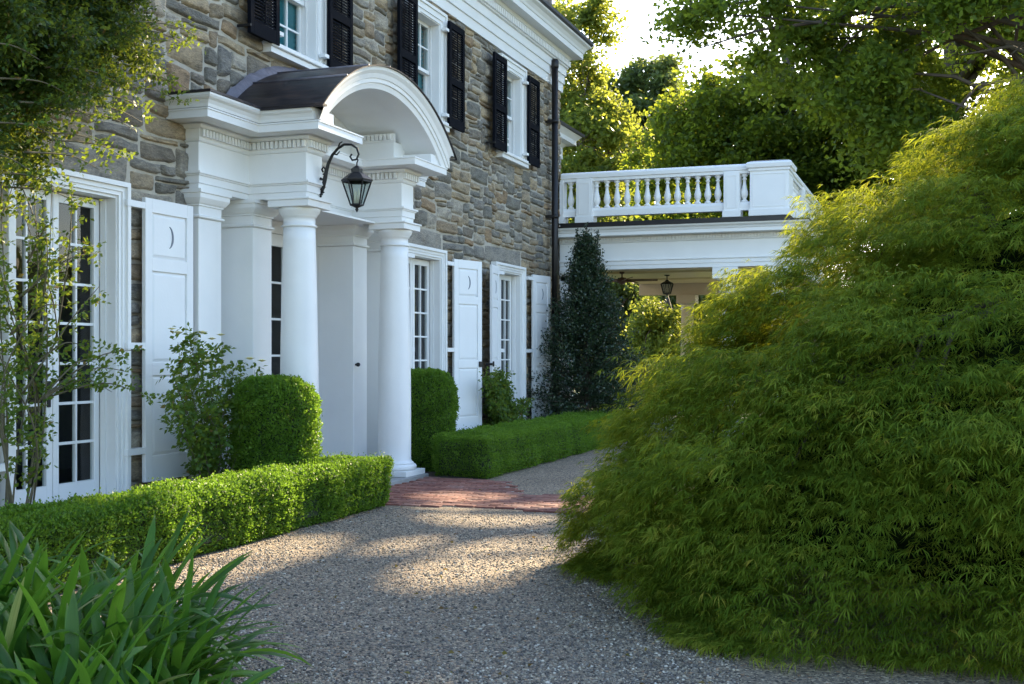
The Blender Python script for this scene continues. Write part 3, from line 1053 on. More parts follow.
# solid cores of the blocks and the beams under them
for s in (-1, 1):
    ya, yb = sorted((PC + s * BI + s * .04, PC + s * BO - s * .04))
    mb.box(WX - .02, XF - .04, ya, yb, Z0 + .004, Z0 + .58)
mb.build('entablature', M['white'], portico)
cor = [(-.10, Z0 + .595), (.29, Z0 + .602), (.30, Z0 + .600), (.30, Z0 + .665), (.31, Z0 + .668), (.31, Z0 + .682), (-.10, Z0 + .684)]
mb = MB(); mb.sweep(full, cor)
cym = [(-.08, Z0 + .687), (.312, Z0 + .687), (.318, Z0 + .715), (.335, Z0 + .745), (.362, Z0 + .762), (.375, Z0 + .782), (.375, Z0 + .80), (-.08, Z0 + .80)]
mb.sweep([(WX - .02, PC - WO), (XW, PC - WO), (XW, PC - BO), (XF + .26, PC - BO)], cym)
mb.sweep([(XF + .26, PC + BO), (XW, PC + BO), (XW, PC + WO), (WX - .02, PC + WO)], cym)
mb.build('cornice', M['white'], portico)
# dentils
mb = MB()


def dentil_run(mb, p, q, z, h, out=.032, dep=.034, w=.032, step=.052, lo=0.0, hi=0.0):
    p, q = Vector(p), Vector(q)
    d = (q - p); Ln = d.length; d.normalize()
    nrm = Vector((d.y, -d.x))
    t = -lo
    k = max(1, round((Ln + lo + hi - w) / step))
    st = (Ln + lo + hi - w) / k
    for i in range(k + 1):
        a_ = p + d * (t + i * st) + nrm * out
        b_ = p + d * (t + i * st + w) + nrm * (out + dep)
        mb.box(min(a_.x, b_.x), max(a_.x, b_.x), min(a_.y, b_.y), max(a_.y, b_.y), z, z + h)


for i in range(len(full) - 1):
    p, q = full[i], full[i + 1]
    if (Vector(p) - Vector(q)).length < .2 and not (abs(p[0] - XF) < .01 and abs(q[0] - XF) < .01): continue
    c1 = .03 if i in (2, 3, 7, 8) else -.04
    mb = MB(); dentil_run(mb, p, q, Z0 + .487, .066, lo=.02 if i in (1, 3, 7, 9) else -.04, hi=.02 if i in (1, 2, 3, 7, 8) and not (i == 1) else -.04)
    mb.build('dentil_course', M['white'], portico)
# inner attic dentils inside the vault
ZC, RO, RI = 4.45 - 2.318, 2.318, 2.10
ZC = 2.152
mb = MB()
dentil_run(mb, (XW + .0, PC + BI), (XF - .1, PC + BI), 3.93, .062, out=.02, lo=-.02, hi=-.02)
mb.build('dentil_course', M['white'], portico); mb = MB()
dentil_run(mb, (XF - .1, PC - BI), (XW, PC - BI), 3.93, .062, out=.02, lo=-.02, hi=-.02)
mb.build('dentil_course', M['white'], portico)
# attic blocks in the vault
mb = MB()
for s in (-1, 1):
    ya, yb = sorted((PC + s * BI, PC + s * (BI + .30)))
    mb.box(XW, XF - .10, ya, yb, Z0 + .684, 3.91)
    ya, yb = sorted((PC + s * (BI - .02), PC + s * (BI + .02)))
    mb.box(XW, XF - .085, ya, yb, 3.91, 4.005)
    mb.build('attic_block', M['white'], portico); mb = MB()
# archivolt: ring segments at the front
ang_o = math.asin(1.64 / RO)
NS = 48


def arc(Rr, half, n=NS):
    a_ = math.asin(min(1, half / Rr))
    return [(PC + Rr * math.sin(-a_ + 2 * a_ * i / n), ZC + Rr * math.cos(-a_ + 2 * a_ * i / n)) for i in range(n + 1)]


rings = [(RI, 0.0), (RI, .285), (RI + .055, .30), (RI + .06, .315), (RI + .10, .318), (RI + .104, .33), (RI + .15, .345), (RI + .185, .372), (RO, .378), (RO, 0.0)]
vs, fs = [], []
for (r_, xo) in rings:
    zb = Z0 + .80 if r_ > RI + .12 else Z0 + .686
    half = math.sqrt(max(0, r_ * r_ - (zb - ZC) ** 2))
    half = min(half, 1.64)
    for (u, w) in arc(r_, half): vs.append((XF + xo - (.0), u, w))
m_ = NS + 1
for k in range(len(rings) - 1):
    for i in range(NS):
        fs.append((k * m_ + i, k * m_ + i + 1, (k + 1) * m_ + i + 1, (k + 1) * m_ + i))
mb = MB(); mb.add(vs, fs, smooth=False)
mb.build('archivolt', M['white'], portico)
# barrel vault and tympanum
half = math.sqrt(RI ** 2 - (Z0 + .686 - ZC) ** 2)
av = arc(RI - .003, half)
mb = MB()
vs = [(XF + .02, u, w) for u, w in av] + [(XW - .005, u, w) for u, w in av]
mb.add(vs, [(i, i + 1, m_ + i + 1, m_ + i) for i in range(NS)], smooth=True)
poly = [(u, w) for u, w in av]
mb.add([(XW - .004, u, w) for u, w in poly], [tuple(range(len(poly)))])
mb.build('vault_ceiling', M['white'], portico)
# copper roof over the barrel
mb = MB()
ao = arc(RO + .012, 1.66)
ai = arc(RO + .0015, 1.655)
x0, x1 = WX - .01, XF + .40
vs = [(x1, u, w) for u, w in ao] + [(x0, u, w) for u, w in ao] + [(x1, u, w) for u, w in ai] + [(x0, u, w) for u, w in ai]
fs = []
for i in range(NS):
    fs += [(i, i + 1, m_ + i + 1, m_ + i), (2 * m_ + i, 3 * m_ + i, 3 * m_ + i + 1, 2 * m_ + i + 1), (i, 2 * m_ + i, 2 * m_ + i + 1, i + 1)]
fs += [(0, m_, 3 * m_, 2 * m_), (NS, 2 * m_ + NS, 3 * m_ + NS, m_ + NS)]
mb.add(vs, fs, smooth=False)
for s in (-1, 1):               # flat caps over the wings and blocks
    ya, yb = sorted((PC + s * 1.60, PC + s * (WO + .385)))
    mb.box(WX - .01, XW + .385, ya, yb, Z0 + .803, Z0 + .825)
    ya, yb = sorted((PC + s * 1.55, PC + s * (BO + .385)))
    mb.box(XW + .386, XF + .385, ya, yb, Z0 + .803, Z0 + .822)
rf = mb.build('roof', M['copper'], portico)
mb = MB()
for aa in (-.52, -.30, -.08, .14, .36, .55):
    y_, z_ = PC + (RO + .012) * math.sin(aa), ZC + (RO + .012) * math.cos(aa)
    mb.tube([(x0 + .04, y_, z_), (x1 - .005, y_, z_)], .015, 6)
M['flash'] = plain('lead_flashing', (.12, .112, .128), .55, .3, var=.5, scale=14, bump=.5, bscale=25)
mb.build('seam', M['flash'], rf)
mb = MB()
fo = arc(RO + .085, 1.76); fi = arc(RO + .0125, 1.66)
vs = [(WX + .05 + .02 * noise.noise((u * 5, w * 5, 0)), u + .03 * noise.noise((u * 7, w * 7, 4)), w + .03 * noise.noise((u * 7, w * 7, 9))) for u, w in fo] + [(WX + .12, u, w) for u, w in fi]
mb.add(vs, [(i, i + 1, m_ + i + 1, m_ + i) for i in range(NS)])
mb.build('flashing', M['flash'], rf)


def ring_profile(z0, z1, pr):
    return [(r_, z0 + (z1 - z0) * t) for r_, t in pr]


def column(cx, cy):
    rb, rt = .192, .158
    zb, zt = .19, 2.90
    pr = []
    for i in range(19):
        t = i / 18
        r_ = rb + (rt - rb) * max(0, (t - .25) / .75) ** 1.5
        pr.append((r_, zb + .05 + (zt - .19 - zb - .05) * t))
    pr = [(rb + .035, zb), (rb + .03, zb + .012), (rb + .008, zb + .03)] + pr
    mb = MB(); mb.lathe(cx, cy, pr, 48)
    cl = mb.build('column', M['white'], portico)
    g = MB()
    tor = [(.10, .155)]
    g.box(cx - .27, cx + .27, cy - .27, cy + .27, .055, .118, ch=.004)
    prt = [(.20, .119)] + [(.222 + .035 * math.sin(a_), .1545 - .035 * math.cos(a_)) for a_ in np.linspace(.0, math.pi, 9)] + [(.20, .1905)]
    g.lathe(cx, cy, prt, 48)
    g.build('base', M['white'], cl)
    g = MB()
    z = zt - .19
    prc = [(rt, z), (rt + .012, z + .004), (rt + .022, z + .014), (rt + .012, z + .026), (rt, z + .03), (rt, z + .10), (rt + .014, z + .104), (rt + .014, z + .114), (rt + .022, z + .125), (rt + .040, z + .15), (rt + .050, z + .175), (rt + .050, z + .19)]
    g.lathe(cx, cy, prc, 48)
    g.box(cx - .226, cx + .226, cy - .226, cy + .226, zt + .001, zt + .067, ch=.003); g.box(cx - .240, cx + .240, cy - .240, cy + .240, zt + .067, Z0 - .003, ch=.003)
    g.build('capital', M['white'], cl)


for s in (-1, 1): column(XF - .165, PC + s * (BI + BO) / 2)


def pilaster(x1, ya, yb, x0=WX - .29):
    mb = MB()
    mb.box(x0, x1, ya, yb, .06, 2.72, ch=.004)
    p = mb.build('pilaster', M['white'], portico)
    g = MB()
    path = [(x0, ya), (x1, ya), (x1, yb), (x0, yb)]
    g.sweep(path, [(-.03, 2.722), (.0, 2.722), (.022, 2.732), (.022, 2.748), (.0, 2.758), (.0, 2.835), (.014, 2.84), (.014, 2.852), (.03, 2.865), (.05, 2.895), (.058, 2.91), (.058, 2.95), (.072, 2.955), (.072, 2.987), (-.03, 2.987)])
    g.box(x0, x1 - .005, ya + .005, yb - .005, 2.722, 2.984)
    g.build('capital', M['white'], p)
    g = MB()
    g.sweep(path, [(-.03, .061), (.03, .061), (.03, .18), (.02, .2), (.008, .215), (-.03, .22)])
    g.build('base', M['white'], p)


for s in (-1, 1):
    ya, yb = sorted((PC + s * WO, PC + s * (WO - .38)))
    pilaster(XW, ya + .004, yb - .004)
    ya, yb = sorted((PC + s * (BO - .005), PC + s * (BI - .04)))
    pilaster(XW + .05, ya, yb)
# panel wall between, reveal of the deep doorway and the door
mb = MB()
for s in (-1, 1):
    ya, yb = sorted((PC + s * (WO - .385), PC + s * (BO + .001)))
    mb.box(WX - .29, WX - .25, ya, yb, .06, 2.962)
    ya, yb = sorted((PC + s * 1.30, PC + s * .903))
    mb.box(WX - .55, WX - .292, ya, yb, .06, 2.98)
mb.box(WX - .55, XF - .3, PC - .902, PC + .902, 2.965, 2.985)
for s in (-1, 1):
    ya, yb = sorted((PC + s * .905, PC + s * 2.06)); mb.box(WX - .29, WX + .05, ya, yb, 2.9875, 2.9895)
mb.build('doorway_lining', M['white'], portico)
XD = WX - .46
mb = MB()
mb.box(XD - .05, XD + .02, PC - .902, PC - .84, .07, 2.96); mb.box(XD - .05, XD + .02, PC + .84, PC + .902, .07, 2.96); mb.box(XD - .05, XD + .02, PC - .84, PC + .84, 2.82, 2.96)
dr = mb.build('double_door', M['white'], portico)
for s in (-1, 1):
    ya, yb = sorted((PC + s * .004, PC + s * .838))
    g = MB()
    st = .12
    g.box(XD - .045, XD, ya, ya + st, .08, 2.815, ch=.003); g.box(XD - .045, XD, yb - st, yb, .08, 2.815, ch=.003)
    g.box(XD - .044, XD - .001, ya + st, yb - st, .08, .62); g.box(XD - .044, XD - .001, ya + st, yb - st, 2.68, 2.815)
    for k in range(1, 5):
        zz = .62 + 2.06 * k / 5
        g.box(XD - .035, XD - .008, ya + st, yb - st, zz - .012, zz + .012)
    ym = (ya + yb) / 2
    g.box(XD - .036, XD - .007, ym - .012, ym + .012, .62, 2.68)
    g.build('door_leaf', M['white'], dr)
    g = MB()
    g.add([(XD - .02, ya + .1, .6), (XD - .02, yb - .1, .6), (XD - .02, yb - .1, 2.7), (XD - .02, ya + .1, 2.7)], [(0, 1, 2, 3)])
    g.build('pane', M['glass'], dr)
mb = MB()
mb.tube([(XW + .06, PC + .94, 1.34), (XW + .085, PC + .94, 1.34)], .012, 8)
mb.lathe(XW + .095, PC + .94, [(0, 1.315), (.02, 1.322), (.026, 1.34), (.02, 1.358), (0, 1.365)], 12)
mb.build('bell_pull', M['iron'], portico)
# stone landing
mb = MB()
mb.box(WX - .5, XF - .165 + .30, PC - BO - .15, PC + BO + .15, .0, .054, ch=.008)
tag(mb.build('stone_step', M['step']), kind='structure')

# ------------------------------------------------------------------ wall lantern
LX, LY = WX + 1.18, PC - BI - .04
lan = empty('wall_lantern', (XF, LY, 3.0), 'black iron lantern hanging from a scrolled bracket on the portico', 'lantern')
mb = MB()
pts = []
for i in range(15):              # main scroll of the bracket
    t = i / 14
    ang = R(205) - R(205) * t
    pts.append((XF + .235 + .20 * math.cos(ang) if t > .2 else XF + .035 + .02 * t, LY, 3.36 + .19 * math.sin(ang) if t > .2 else 3.20 + .4 * t))
pts = [(XF + .012, LY, 3.06), (XF + .035, LY, 3.12), (XF + .055, LY, 3.20), (XF + .07, LY, 3.28), (XF + .095, LY, 3.36), (XF + .14, LY, 3.44), (XF + .20, LY, 3.50), (XF + .27, LY, 3.535),
       (XF + .35, LY, 3.53), (XF + .41, LY, 3.49), (XF + .43, LY, 3.43), (XF + .405, LY, 3.38), (XF + .36, LY, 3.375), (XF + .335, LY, 3.41), (XF + .355, LY, 3.435)]
mb.tube(pts, [.016, .02, .022, .02, .017, .015, .014, .013, .012, .011, .010, .010, .010, .010, .011], 8)
mb.tube([(XF + .06, LY, 3.22), (XF + .03, LY, 3.20), (XF + .004, LY, 3.21)], [.012, .011, .016], 7)
mb.tube([(XF + .075, LY, 3.29), (XF + .04, LY, 3.325), (XF + .02, LY, 3.30), (XF + .035, LY, 3.275)], [.011, .010, .009, .009], 7)
mb.tube([(XF + .20, LY, 3.50), (XF + .22, LY, 3.55), (XF + .25, LY, 3.565)], [.009, .008, .005], 6)
mb.tube([(XF + .15, LY, 3.45), (XF + .19, LY, 3.44), (XF + .22, LY, 3.47)], [.009, .008, .006], 6)
for i in range(9):               # leafy lower end
    zz = 3.05 + .025 * i
    mb.lathe(XF + .018 + .005 * i, LY + (.012 if i % 2 else -.012), [(0, zz - .016), (.024, zz), (0, zz + .016)], 7)
mb.lathe(XF + .008, LY, [(.0, 3.02), (.014, 3.03), (.0, 3.05)], 8)
mb.build('bracket', M['iron'], lan)
mb = MB()
LZ = 2.93
mb.tube([(LX, LY, 3.40), (LX + .012, LY, 3.37), (LX, LY, 3.345), (LX, LY, 3.30)], .007, 6)


def sq(r_, z):
    return [(LX + r_, LY + r_, z), (LX - r_, LY + r_, z), (LX - r_, LY - r_, z), (LX + r_, LY - r_, z)]


def rot_sq(r_, z, n=6):
    return [(LX + r_ * math.cos(2 * math.pi * k / n + .35), LY + r_ * math.sin(2 * math.pi * k / n + .35), z) for k in range(n)]


top, bot = rot_sq(.142, 3.16), rot_sq(.062, LZ)
n6 = 6
for k in range(n6):
    mb.tube([top[k], bot[k]], .008, 5)
    mb.tube([top[k], top[(k + 1) % n6]], .010, 5)
    mb.tube([bot[k], bot[(k + 1) % n6]], .010, 5)
cap_ = [rot_sq(.155, 3.165), rot_sq(.158, 3.178), rot_sq(.085, 3.235), rot_sq(.055, 3.25), rot_sq(.058, 3.285), rot_sq(.035, 3.305), rot_sq(.012, 3.318)]
vs = [p for ring in cap_ for p in ring]
mb.add(vs, [(i * n6 + k, i * n6 + (k + 1) % n6, (i + 1) * n6 + (k + 1) % n6, (i + 1) * n6 + k) for i in range(len(cap_) - 1) for k in range(n6)] + [tuple(range(6 * (len(cap_) - 1), 6 * len(cap_)))])
mb.lathe(LX, LY, [(.0, LZ - .075), (.010, LZ - .06), (.018, LZ - .045), (.012, LZ - .03), (.05, LZ - .012), (.066, LZ - .004), (.02, LZ + .006)], 12)
mb.build('lantern_frame', M['iron'], lan)
mb = MB()
for k in range(n6):
    k2 = (k + 1) % n6
    f = lambda p: tuple(Vector((LX, LY, p[2])) + (Vector(p) - Vector((LX, LY, p[2]))) * .985)
    mb.add([f(top[k]), f(top[k2]), f(bot[k2]), f(bot[k])], [(0, 1, 2, 3)])
mb.build('pane', M['glass'], lan)
mb = MB()
for dx, dy, h in ((.02, 0, .12), (-.014, .017, .10), (-.014, -.017, .11)):
    mb.lathe(LX + dx, LY + dy, [(.011, LZ + .005), (.011, LZ + h), (.008, LZ + h + .02), (.0, LZ + h + .05)], 10)
mb.build('candle', M['candle'], lan)

# ------------------------------------------------------------------ side porch with roof balustrade
YF = 20.98
porch = empty('side_porch', (-4.5, YF, 0), 'white side porch with a balustrade round its flat roof', 'porch')
PX0, PX1, PY1 = -6.60, on_line(789, YF), 27.4
zc = 3.0
mb = MB()
pe = [(-.05, zc), (.0, zc), (0, zc + .07), (.015, zc + .075), (.015, zc + .14), (.035, zc + .15), (.035, zc + .17), (0, zc + .175), (0, zc + .47), (.02, zc + .48), (.03, zc + .50), (.03, zc + .57), (.06, zc + .58),
      (.28, zc + .585), (.28, zc + .645), (.295, zc + .65), (.31, zc + .68), (.35, zc + .71), (.36, zc + .735), (-.05, zc + .735)]
path = [(PX0 + .05, PY1), (PX0 + .05, PY1)]
path = [(PX0, YF), (PX1, YF)]
mb.sweep([(PX0 + .045, YF + .001), (PX1, YF + .001), (PX1, PY1)], pe)
mb.build('entablature', M['white'], porch)
mb = MB()
x = PX0 + .06
while x < PX1 + .02:
    mb.box(x, x + .032, YF - .062, YF - .031, zc + .508, zc + .564); x += .055
mb.build('dentil_course', M['white'], porch); mb = MB()
y = YF + .02
while y < PY1:
    mb.box(PX1 + .031, PX1 + .062, y, y + .032, zc + .508, zc + .564); y += .055
mb.build('dentil_course', M['white'], porch)
mb = MB()
mb.box(PX0 + .05, PX1 - .06, YF + .33, PY1 - .33, zc + .10, zc + .13)
for yy in (23.0, 25.2):
    mb.box(PX0 + .06, PX1 - .07, yy, yy + .12, zc + .06, zc + .099)
mb.build('ceiling', M['ceiling'], porch)
mb = MB()
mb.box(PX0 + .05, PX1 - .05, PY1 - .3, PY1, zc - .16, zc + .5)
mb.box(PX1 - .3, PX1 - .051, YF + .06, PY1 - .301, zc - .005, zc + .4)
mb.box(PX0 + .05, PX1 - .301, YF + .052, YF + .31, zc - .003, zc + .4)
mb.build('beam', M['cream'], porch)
mb = MB()
mb.box(PX0 + .046, PX1 + .375, YF - .375, PY1 + .2, zc + .738, zc + .762)
mb.box(PX0 + .06, PX1 + .02, YF - .03, PY1, zc + .762, zc + .86)
mb.build('roof', M['pipe'], porch)
mb = MB()
mb.box(PX0 + .02, PX1 + .1, YF - .1, PY1 + .1, 0, .12, ch=.01)
mb.build('floor', M['step'], porch)


def porch_column(cx, cy, w=.17, zt=2.84):
    g = MB()
    g.lathe(cx, cy, [(w + .03, .12), (w + .03, .19), (w + .01, .22), (w, .26), (w, 1.0), (w * .83, zt - .2), (w * .83 + .02, zt - .19), (w * .83 + .02, zt - .16), (w * .83, zt - .15), (w * .83, zt - .09), (w * .83 + .05, zt - .04)], 28)
    g.box(cx - w - .05, cx + w + .05, cy - w - .05, cy + w + .05, zt - .04, zt + .155)
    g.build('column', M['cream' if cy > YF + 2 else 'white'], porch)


porch_column(-5.45, PY1 - .16, .165, zc - .32)
porch_column(PX1 - .25, PY1 - .16, .165, zc - .32)
porch_column(PX1 - .22, YF + .2, .17, zc - .161)
porch_column(on_line(727, YF + .2), YF + .2, .17, zc - .161)
mb = MB(); mb.box(PX0 + .045, PX0 + .20, YF + .02, YF + .34, .12, zc - .004, ch=.005)
mb.sweep([(PX0 + .045, YF + .02), (PX0 + .20, YF + .02), (PX0 + .20, YF + .34)], [(-.02, zc - .24), (.015, zc - .23), (.015, zc - .2), (0, zc - .19), (0, zc - .1), (.03, zc - .07), (.045, zc - .03), (.045, zc - .004), (-.02, zc - .004)])
mb.build('pilaster', M['white'], porch)

# balustrade
zb0, zb1, zt0, zt1 = 3.98, 4.13, 4.62, 4.79
YB = YF + .13
mb = MB()
rail = [(-.10, zt0), (.085, zt0), (.085, zt0 + .05), (.11, zt0 + .06), (.115, zt0 + .12), (.10, zt0 + .15), (.04, zt1), (-.10, zt1 - .02)]
mb.sweep([(PX0 + .06, YB), (PX1 - .13, YB), (PX1 - .13, PY1)], rail)
brail = [(-.08, zb0), (.075, zb0), (.075, zb0 + .10), (.05, zb1), (-.08, zb1)]
mb.sweep([(PX0 + .06, YB), (PX1 - .13, YB), (PX1 - .13, PY1)], brail)
bal = mb.build('balustrade', M['white'], porch)


def post(xa, xb, ya, yb, big=False):
    g = MB()
    zt = zt1 + (.0 if not big else .0)
    g.box(xa, xb, ya, yb, 3.865, zt0 + (.02 if big else .035), ch=.004)
    g.box(xa - .02, xb + .02, ya - .02, yb + .02, 3.863, 3.98, ch=.004)
    if big:
        g.sweep([(xa, yb), (xa, ya), (xb, ya), (xb, yb), (xa, yb)], [(-.05, zt0 + .02), (.02, zt0 + .02), (.02, zt0 + .06), (.05, zt0 + .075), (.06, zt0 + .14), (.04, zt0 + .165), (-.05, zt0 + .2)])
        vs = [(xa, ya, zt0 + .19), (xb, ya, zt0 + .19), (xb, yb, zt0 + .19), (xa, yb, zt0 + .19), ((xa + xb) / 2, (ya + yb) / 2, zt0 + .235)]
        g.add(vs, [(0, 1, 4), (1, 2, 4), (2, 3, 4), (3, 0, 4)])
        # raised panel frames on the two outer faces
    m_ = .05
    for (a_, b_, c_, d_) in ((xa + m_, xb - m_, 4.02, zt0 - .03),):
        for (p0, p1, q0, q1) in ((a_, b_, d_ - .012, d_), (a_, b_, c_, c_ + .012), (a_, a_ + .012, c_ + .012, d_ - .012), (b_ - .012, b_, c_ + .012, d_ - .012)):
            g.box(p0, p1, ya - .008, ya + .01, q0, q1)
    if big or xb > PX1 - .3:
        for (p0, p1, q0, q1) in ((ya + m_, yb - m_, zt0 - .042, zt0 - .03), (ya + m_, yb - m_, 4.02, 4.032)):
            g.box(xb - .01, xb + .008, p0, p1, q0, q1)
    return g.build('newel_post', M['white'], bal)


bprof = [(.055, zb1 - .002), (.055, zb1 + .03), (.035, zb1 + .04), (.030, zb1 + .055), (.045, zb1 + .08), (.062, zb1 + .13), (.060, zb1 + .18), (.042, zb1 + .25), (.028, zb1 + .33), (.026, zb1 + .38), (.04, zb1 + .39), (.04, zb1 + .405), (.028, zb1 + .415),
         (.032, zb1 + .44), (.055, zb1 + .455), (.055, zt0 + .004)]
gb = MB(); gb.lathe(0, 0, bprof, 14)
bproto = gb.build('baluster', M['white'], bal)
bpos = [(on_line(571, YB), YB)]
for i in range(13):
    bpos.append((on_line(592 + (725 - 592) * (i + .5) / 13.2, YB), YB))
bpos.append((on_line(744.5, YB), YB))
yy = YF + 1.0
xs_ = PX1 - .13
side_posts = [YF + 2.6, YF + 4.7]
while yy < PY1 - .3:
    if not any(abs(yy - q) < .24 for q in side_posts): bpos.append((xs_, yy))
    yy += .178
for i, p in enumerate(bpos):
    if i == 0: bproto.location = (p[0], p[1], 0)
    else: copy_at(bproto, (p[0], p[1], 0))
bx = on_line
post(PX0 + .05, bx(563, YF), YF + .0, YF + .24)
post(bx(576, YF), bx(592, YF), YF + .0, YF + .24)
post(bx(723.5, YF), bx(739.5, YF), YF + .0, YF + .24)
post(bx(750, YF), PX1 - .0, YF - .03, YF + .62, True)
for q in side_posts: post(PX1 - .24, PX1 - .0, q - .15, q + .15)
post(PX1 - .24, PX1 - .0, PY1 - .2, PY1)

# porch fan and lantern
fx, fy = on_line(622, 23.0), 23.0
fan = empty('ceiling_fan', (fx, fy, zc + .1), 'brown wooden ceiling fan under the porch ceiling', 'ceiling fan')
mb = MB()
mb.lathe(fx, fy, [(.05, zc + .10), (.05, zc + .07), (.014, zc + .05), (.014, zc - .01), (.08, zc - .02), (.10, zc - .06), (.08, zc - .12), (.03, zc - .15), (0, zc - .155)], 16)
mb.build('motor', M['fan'], fan)
for k in range(5):
    a_ = 2 * math.pi * k / 5 + .15
    d = Vector((math.cos(a_), math.sin(a_), 0)); s_ = Vector((-d.y, d.x, 0))
    g = MB()
    c0 = Vector((fx, fy, zc - .075))
    vs = []
    for (t, w) in ((.08, .025), (.2, .05), (.66, .07), (.70, .05)):
        for sg in (-1, 1):
            for dz in (0, .01): vs.append(tuple(c0 + d * t + s_ * w * sg + Vector((0, 0, dz + .02 * sg))))
    fs = []
    for i in range(3):
        b = i * 4
        fs += [(b, b + 4, b + 6, b + 2), (b + 1, b + 3, b + 7, b + 5), (b, b + 1, b + 5, b + 4), (b + 2, b + 6, b + 7, b + 3)]
    fs += [(0, 2, 3, 1), (12, 13, 15, 14)]
    g.add(vs, fs)
    g.build('blade', M['fan'], fan)
lx, ly = on_line(667, 24.2), 24.2
pl = empty('porch_lantern', (lx, ly, zc + .1), 'small dark lantern hanging under the porch ceiling', 'lantern')
mb = MB()
mb.tube([(lx, ly, zc + .10), (lx, ly, zc - .02)], .012, 6)
mb.lathe(lx, ly, [(.0, zc + .10), (.06, zc + .098), (.05, zc + .08), (.01, zc + .07)], 12)
mb.lathe(lx, ly, [(.02, zc - .0), (.05, zc - .03), (.13, zc - .07), (.135, zc - .09)], 8, smooth=False)
for k in range(8):
    a_ = 2 * math.pi * k / 8
    mb.tube([(lx + .13 * math.cos(a_), ly + .13 * math.sin(a_), zc - .09), (lx + .08 * math.cos(a_), ly + .08 * math.sin(a_), zc - .27)], .009, 5)
mb.lathe(lx, ly, [(.09, zc - .27), (.085, zc - .29), (.02, zc - .31), (0, zc - .34)], 8, smooth=False)
mb.build('lantern_frame', M['iron'], pl)
mb = MB(); mb.lathe(lx, ly, [(.126, zc - .092), (.078, zc - .27)], 8, smooth=False, cap=False)
mb.build('pane', M['glass'], pl)

# iron fence beyond the porch
fen = empty('iron_fence', (-3, 29, 0), 'black iron picket fence behind the porch', 'fence')
mb = MB()
x = -8.0
while x < 2.0:
    mb.box(x, x + .022, 29, 29.022, .05, 1.25); x += .11
mb.build('picket', M['iron'], fen)
fen.children[0]['kind'] = 'stuff'
mb = MB()
mb.box(-8, 2, 28.995, 29.027, 1.08, 1.12); mb.box(-8, 2, 28.995, 29.027, .16, .20)
mb.build('rail', M['iron'], fen)
for x in (-8, -5.6, -3.2, -.8, 1.6):
    g = MB(); g.box(x - .03, x + .03, 28.98, 29.045, 0, 1.4); g.lathe(x, 29.012, [(0, 1.40), (.04, 1.44), (.03, 1.48), (0, 1.5)], 8)
    g.build('post', M['iron'], fen)


# ------------------------------------------------------------------ clipped box hedges and domes
def vnoise(P, f, off=0.0):
    """cheap smooth noise on arrays: sum of rotated sines"""
    x, y, z = P[:, 0] * f + off, P[:, 1] * f + off * 1.7, P[:, 2] * f + off * .6
    return (np.sin(x * 1.3 + 1.7 * np.sin(y * .9 + .5)) + np.sin(y * 1.5 + 1.3 * np.sin(z * 1.1 + 2)) + np.sin(z * 1.7 + 1.5 * np.sin(x * .8 + 1))) / 3


def hedge(name, x0, x1, y0, y1, h, label, n, seed, wob=.042):
    rg = np.random.default_rng(seed)
    t = empty(name, ((x0 + x1) / 2, (y0 + y1) / 2, 0), label, 'hedge')
    # sample the five outer faces of the block
    areas = np.array([(y1 - y0) * h, (y1 - y0) * h * .7, (x1 - x0) * h, (x1 - x0) * h, (x1 - x0) * (y1 - y0)])
    face = rg.choice(5, n, p=areas / areas.sum())
    u, v = rg.random(n), rg.random(n)
    P = np.zeros((n, 3)); Nn = np.zeros((n, 3))
    for k in range(5):
        m_ = face == k
        if k < 2: P[m_] = np.stack([np.full(m_.sum(), (x1, x0)[k]), y0 + (y1 - y0) * u[m_], h * v[m_]], 1); Nn[m_] = ((1, 0, 0), (-1, 0, 0))[k]
        elif k < 4: P[m_] = np.stack([x0 + (x1 - x0) * u[m_], np.full(m_.sum(), (y0, y1)[k - 2]), h * v[m_]], 1); Nn[m_] = ((0, -1, 0), (0, 1, 0))[k - 2]
        else: P[m_] = np.stack([x0 + (x1 - x0) * u[m_], y0 + (y1 - y0) * v[m_], np.full(m_.sum(), h)], 1); Nn[m_] = (0, 0, 1)
    # round the edges
    c = np.array([(x0 + x1) / 2, (y0 + y1) / 2, h * .42])
    hf = np.array([(x1 - x0) / 2, (y1 - y0) / 2, h * .58])
    q = (P - c)
    rr = .09
    inner = np.clip(q, -(hf - rr), hf - rr)
    dq = q - inner
    ln = np.maximum(np.linalg.norm(dq, axis=1, keepdims=True), 1e-6)
    Nn = np.where(ln > .02, dq / ln, Nn)
    P = c + inner + Nn * np.minimum(ln, rr)
    lump = wob * vnoise(P, 5.5, seed) + .020 * vnoise(P, 34, seed) + .010 * vnoise(P, 70, seed + 1)
    taper = -.05 * np.clip(1 - P[:, 2:3] / .12, 0, 1)
    P = P + Nn * (lump[:, None] + taper - .05 * rg.random((n, 1)) ** 1.5 + .02 * (rg.random((n, 1)) > .93) + .05 * (rg.random((n, 1)) > .992) * Nn[:, 2:3])
    P[:, 2] = np.maximum(P[:, 2], .012)
    D = Nn * .75 + np.array([0, 0, .35]) + .85 * rg.normal(size=(n, 3))
    L = rg.uniform(.014, .026, n)
    rnd = np.clip(.46 + .30 * vnoise(P, 14, seed + 3) + .28 * rg.normal(size=n), 0, 1)
    put('foliage', leaf_cards('foliage', P, D, L, L * .62, rg, .15, rnd, nrm=Nn), M['box_leaf'], t)
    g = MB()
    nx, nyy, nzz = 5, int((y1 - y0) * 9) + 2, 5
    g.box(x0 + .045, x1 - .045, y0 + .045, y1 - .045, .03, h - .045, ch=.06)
    g.build('shade_core', M['core'], t)  # solid dark block added inside the hedge to stop light passing
    return t


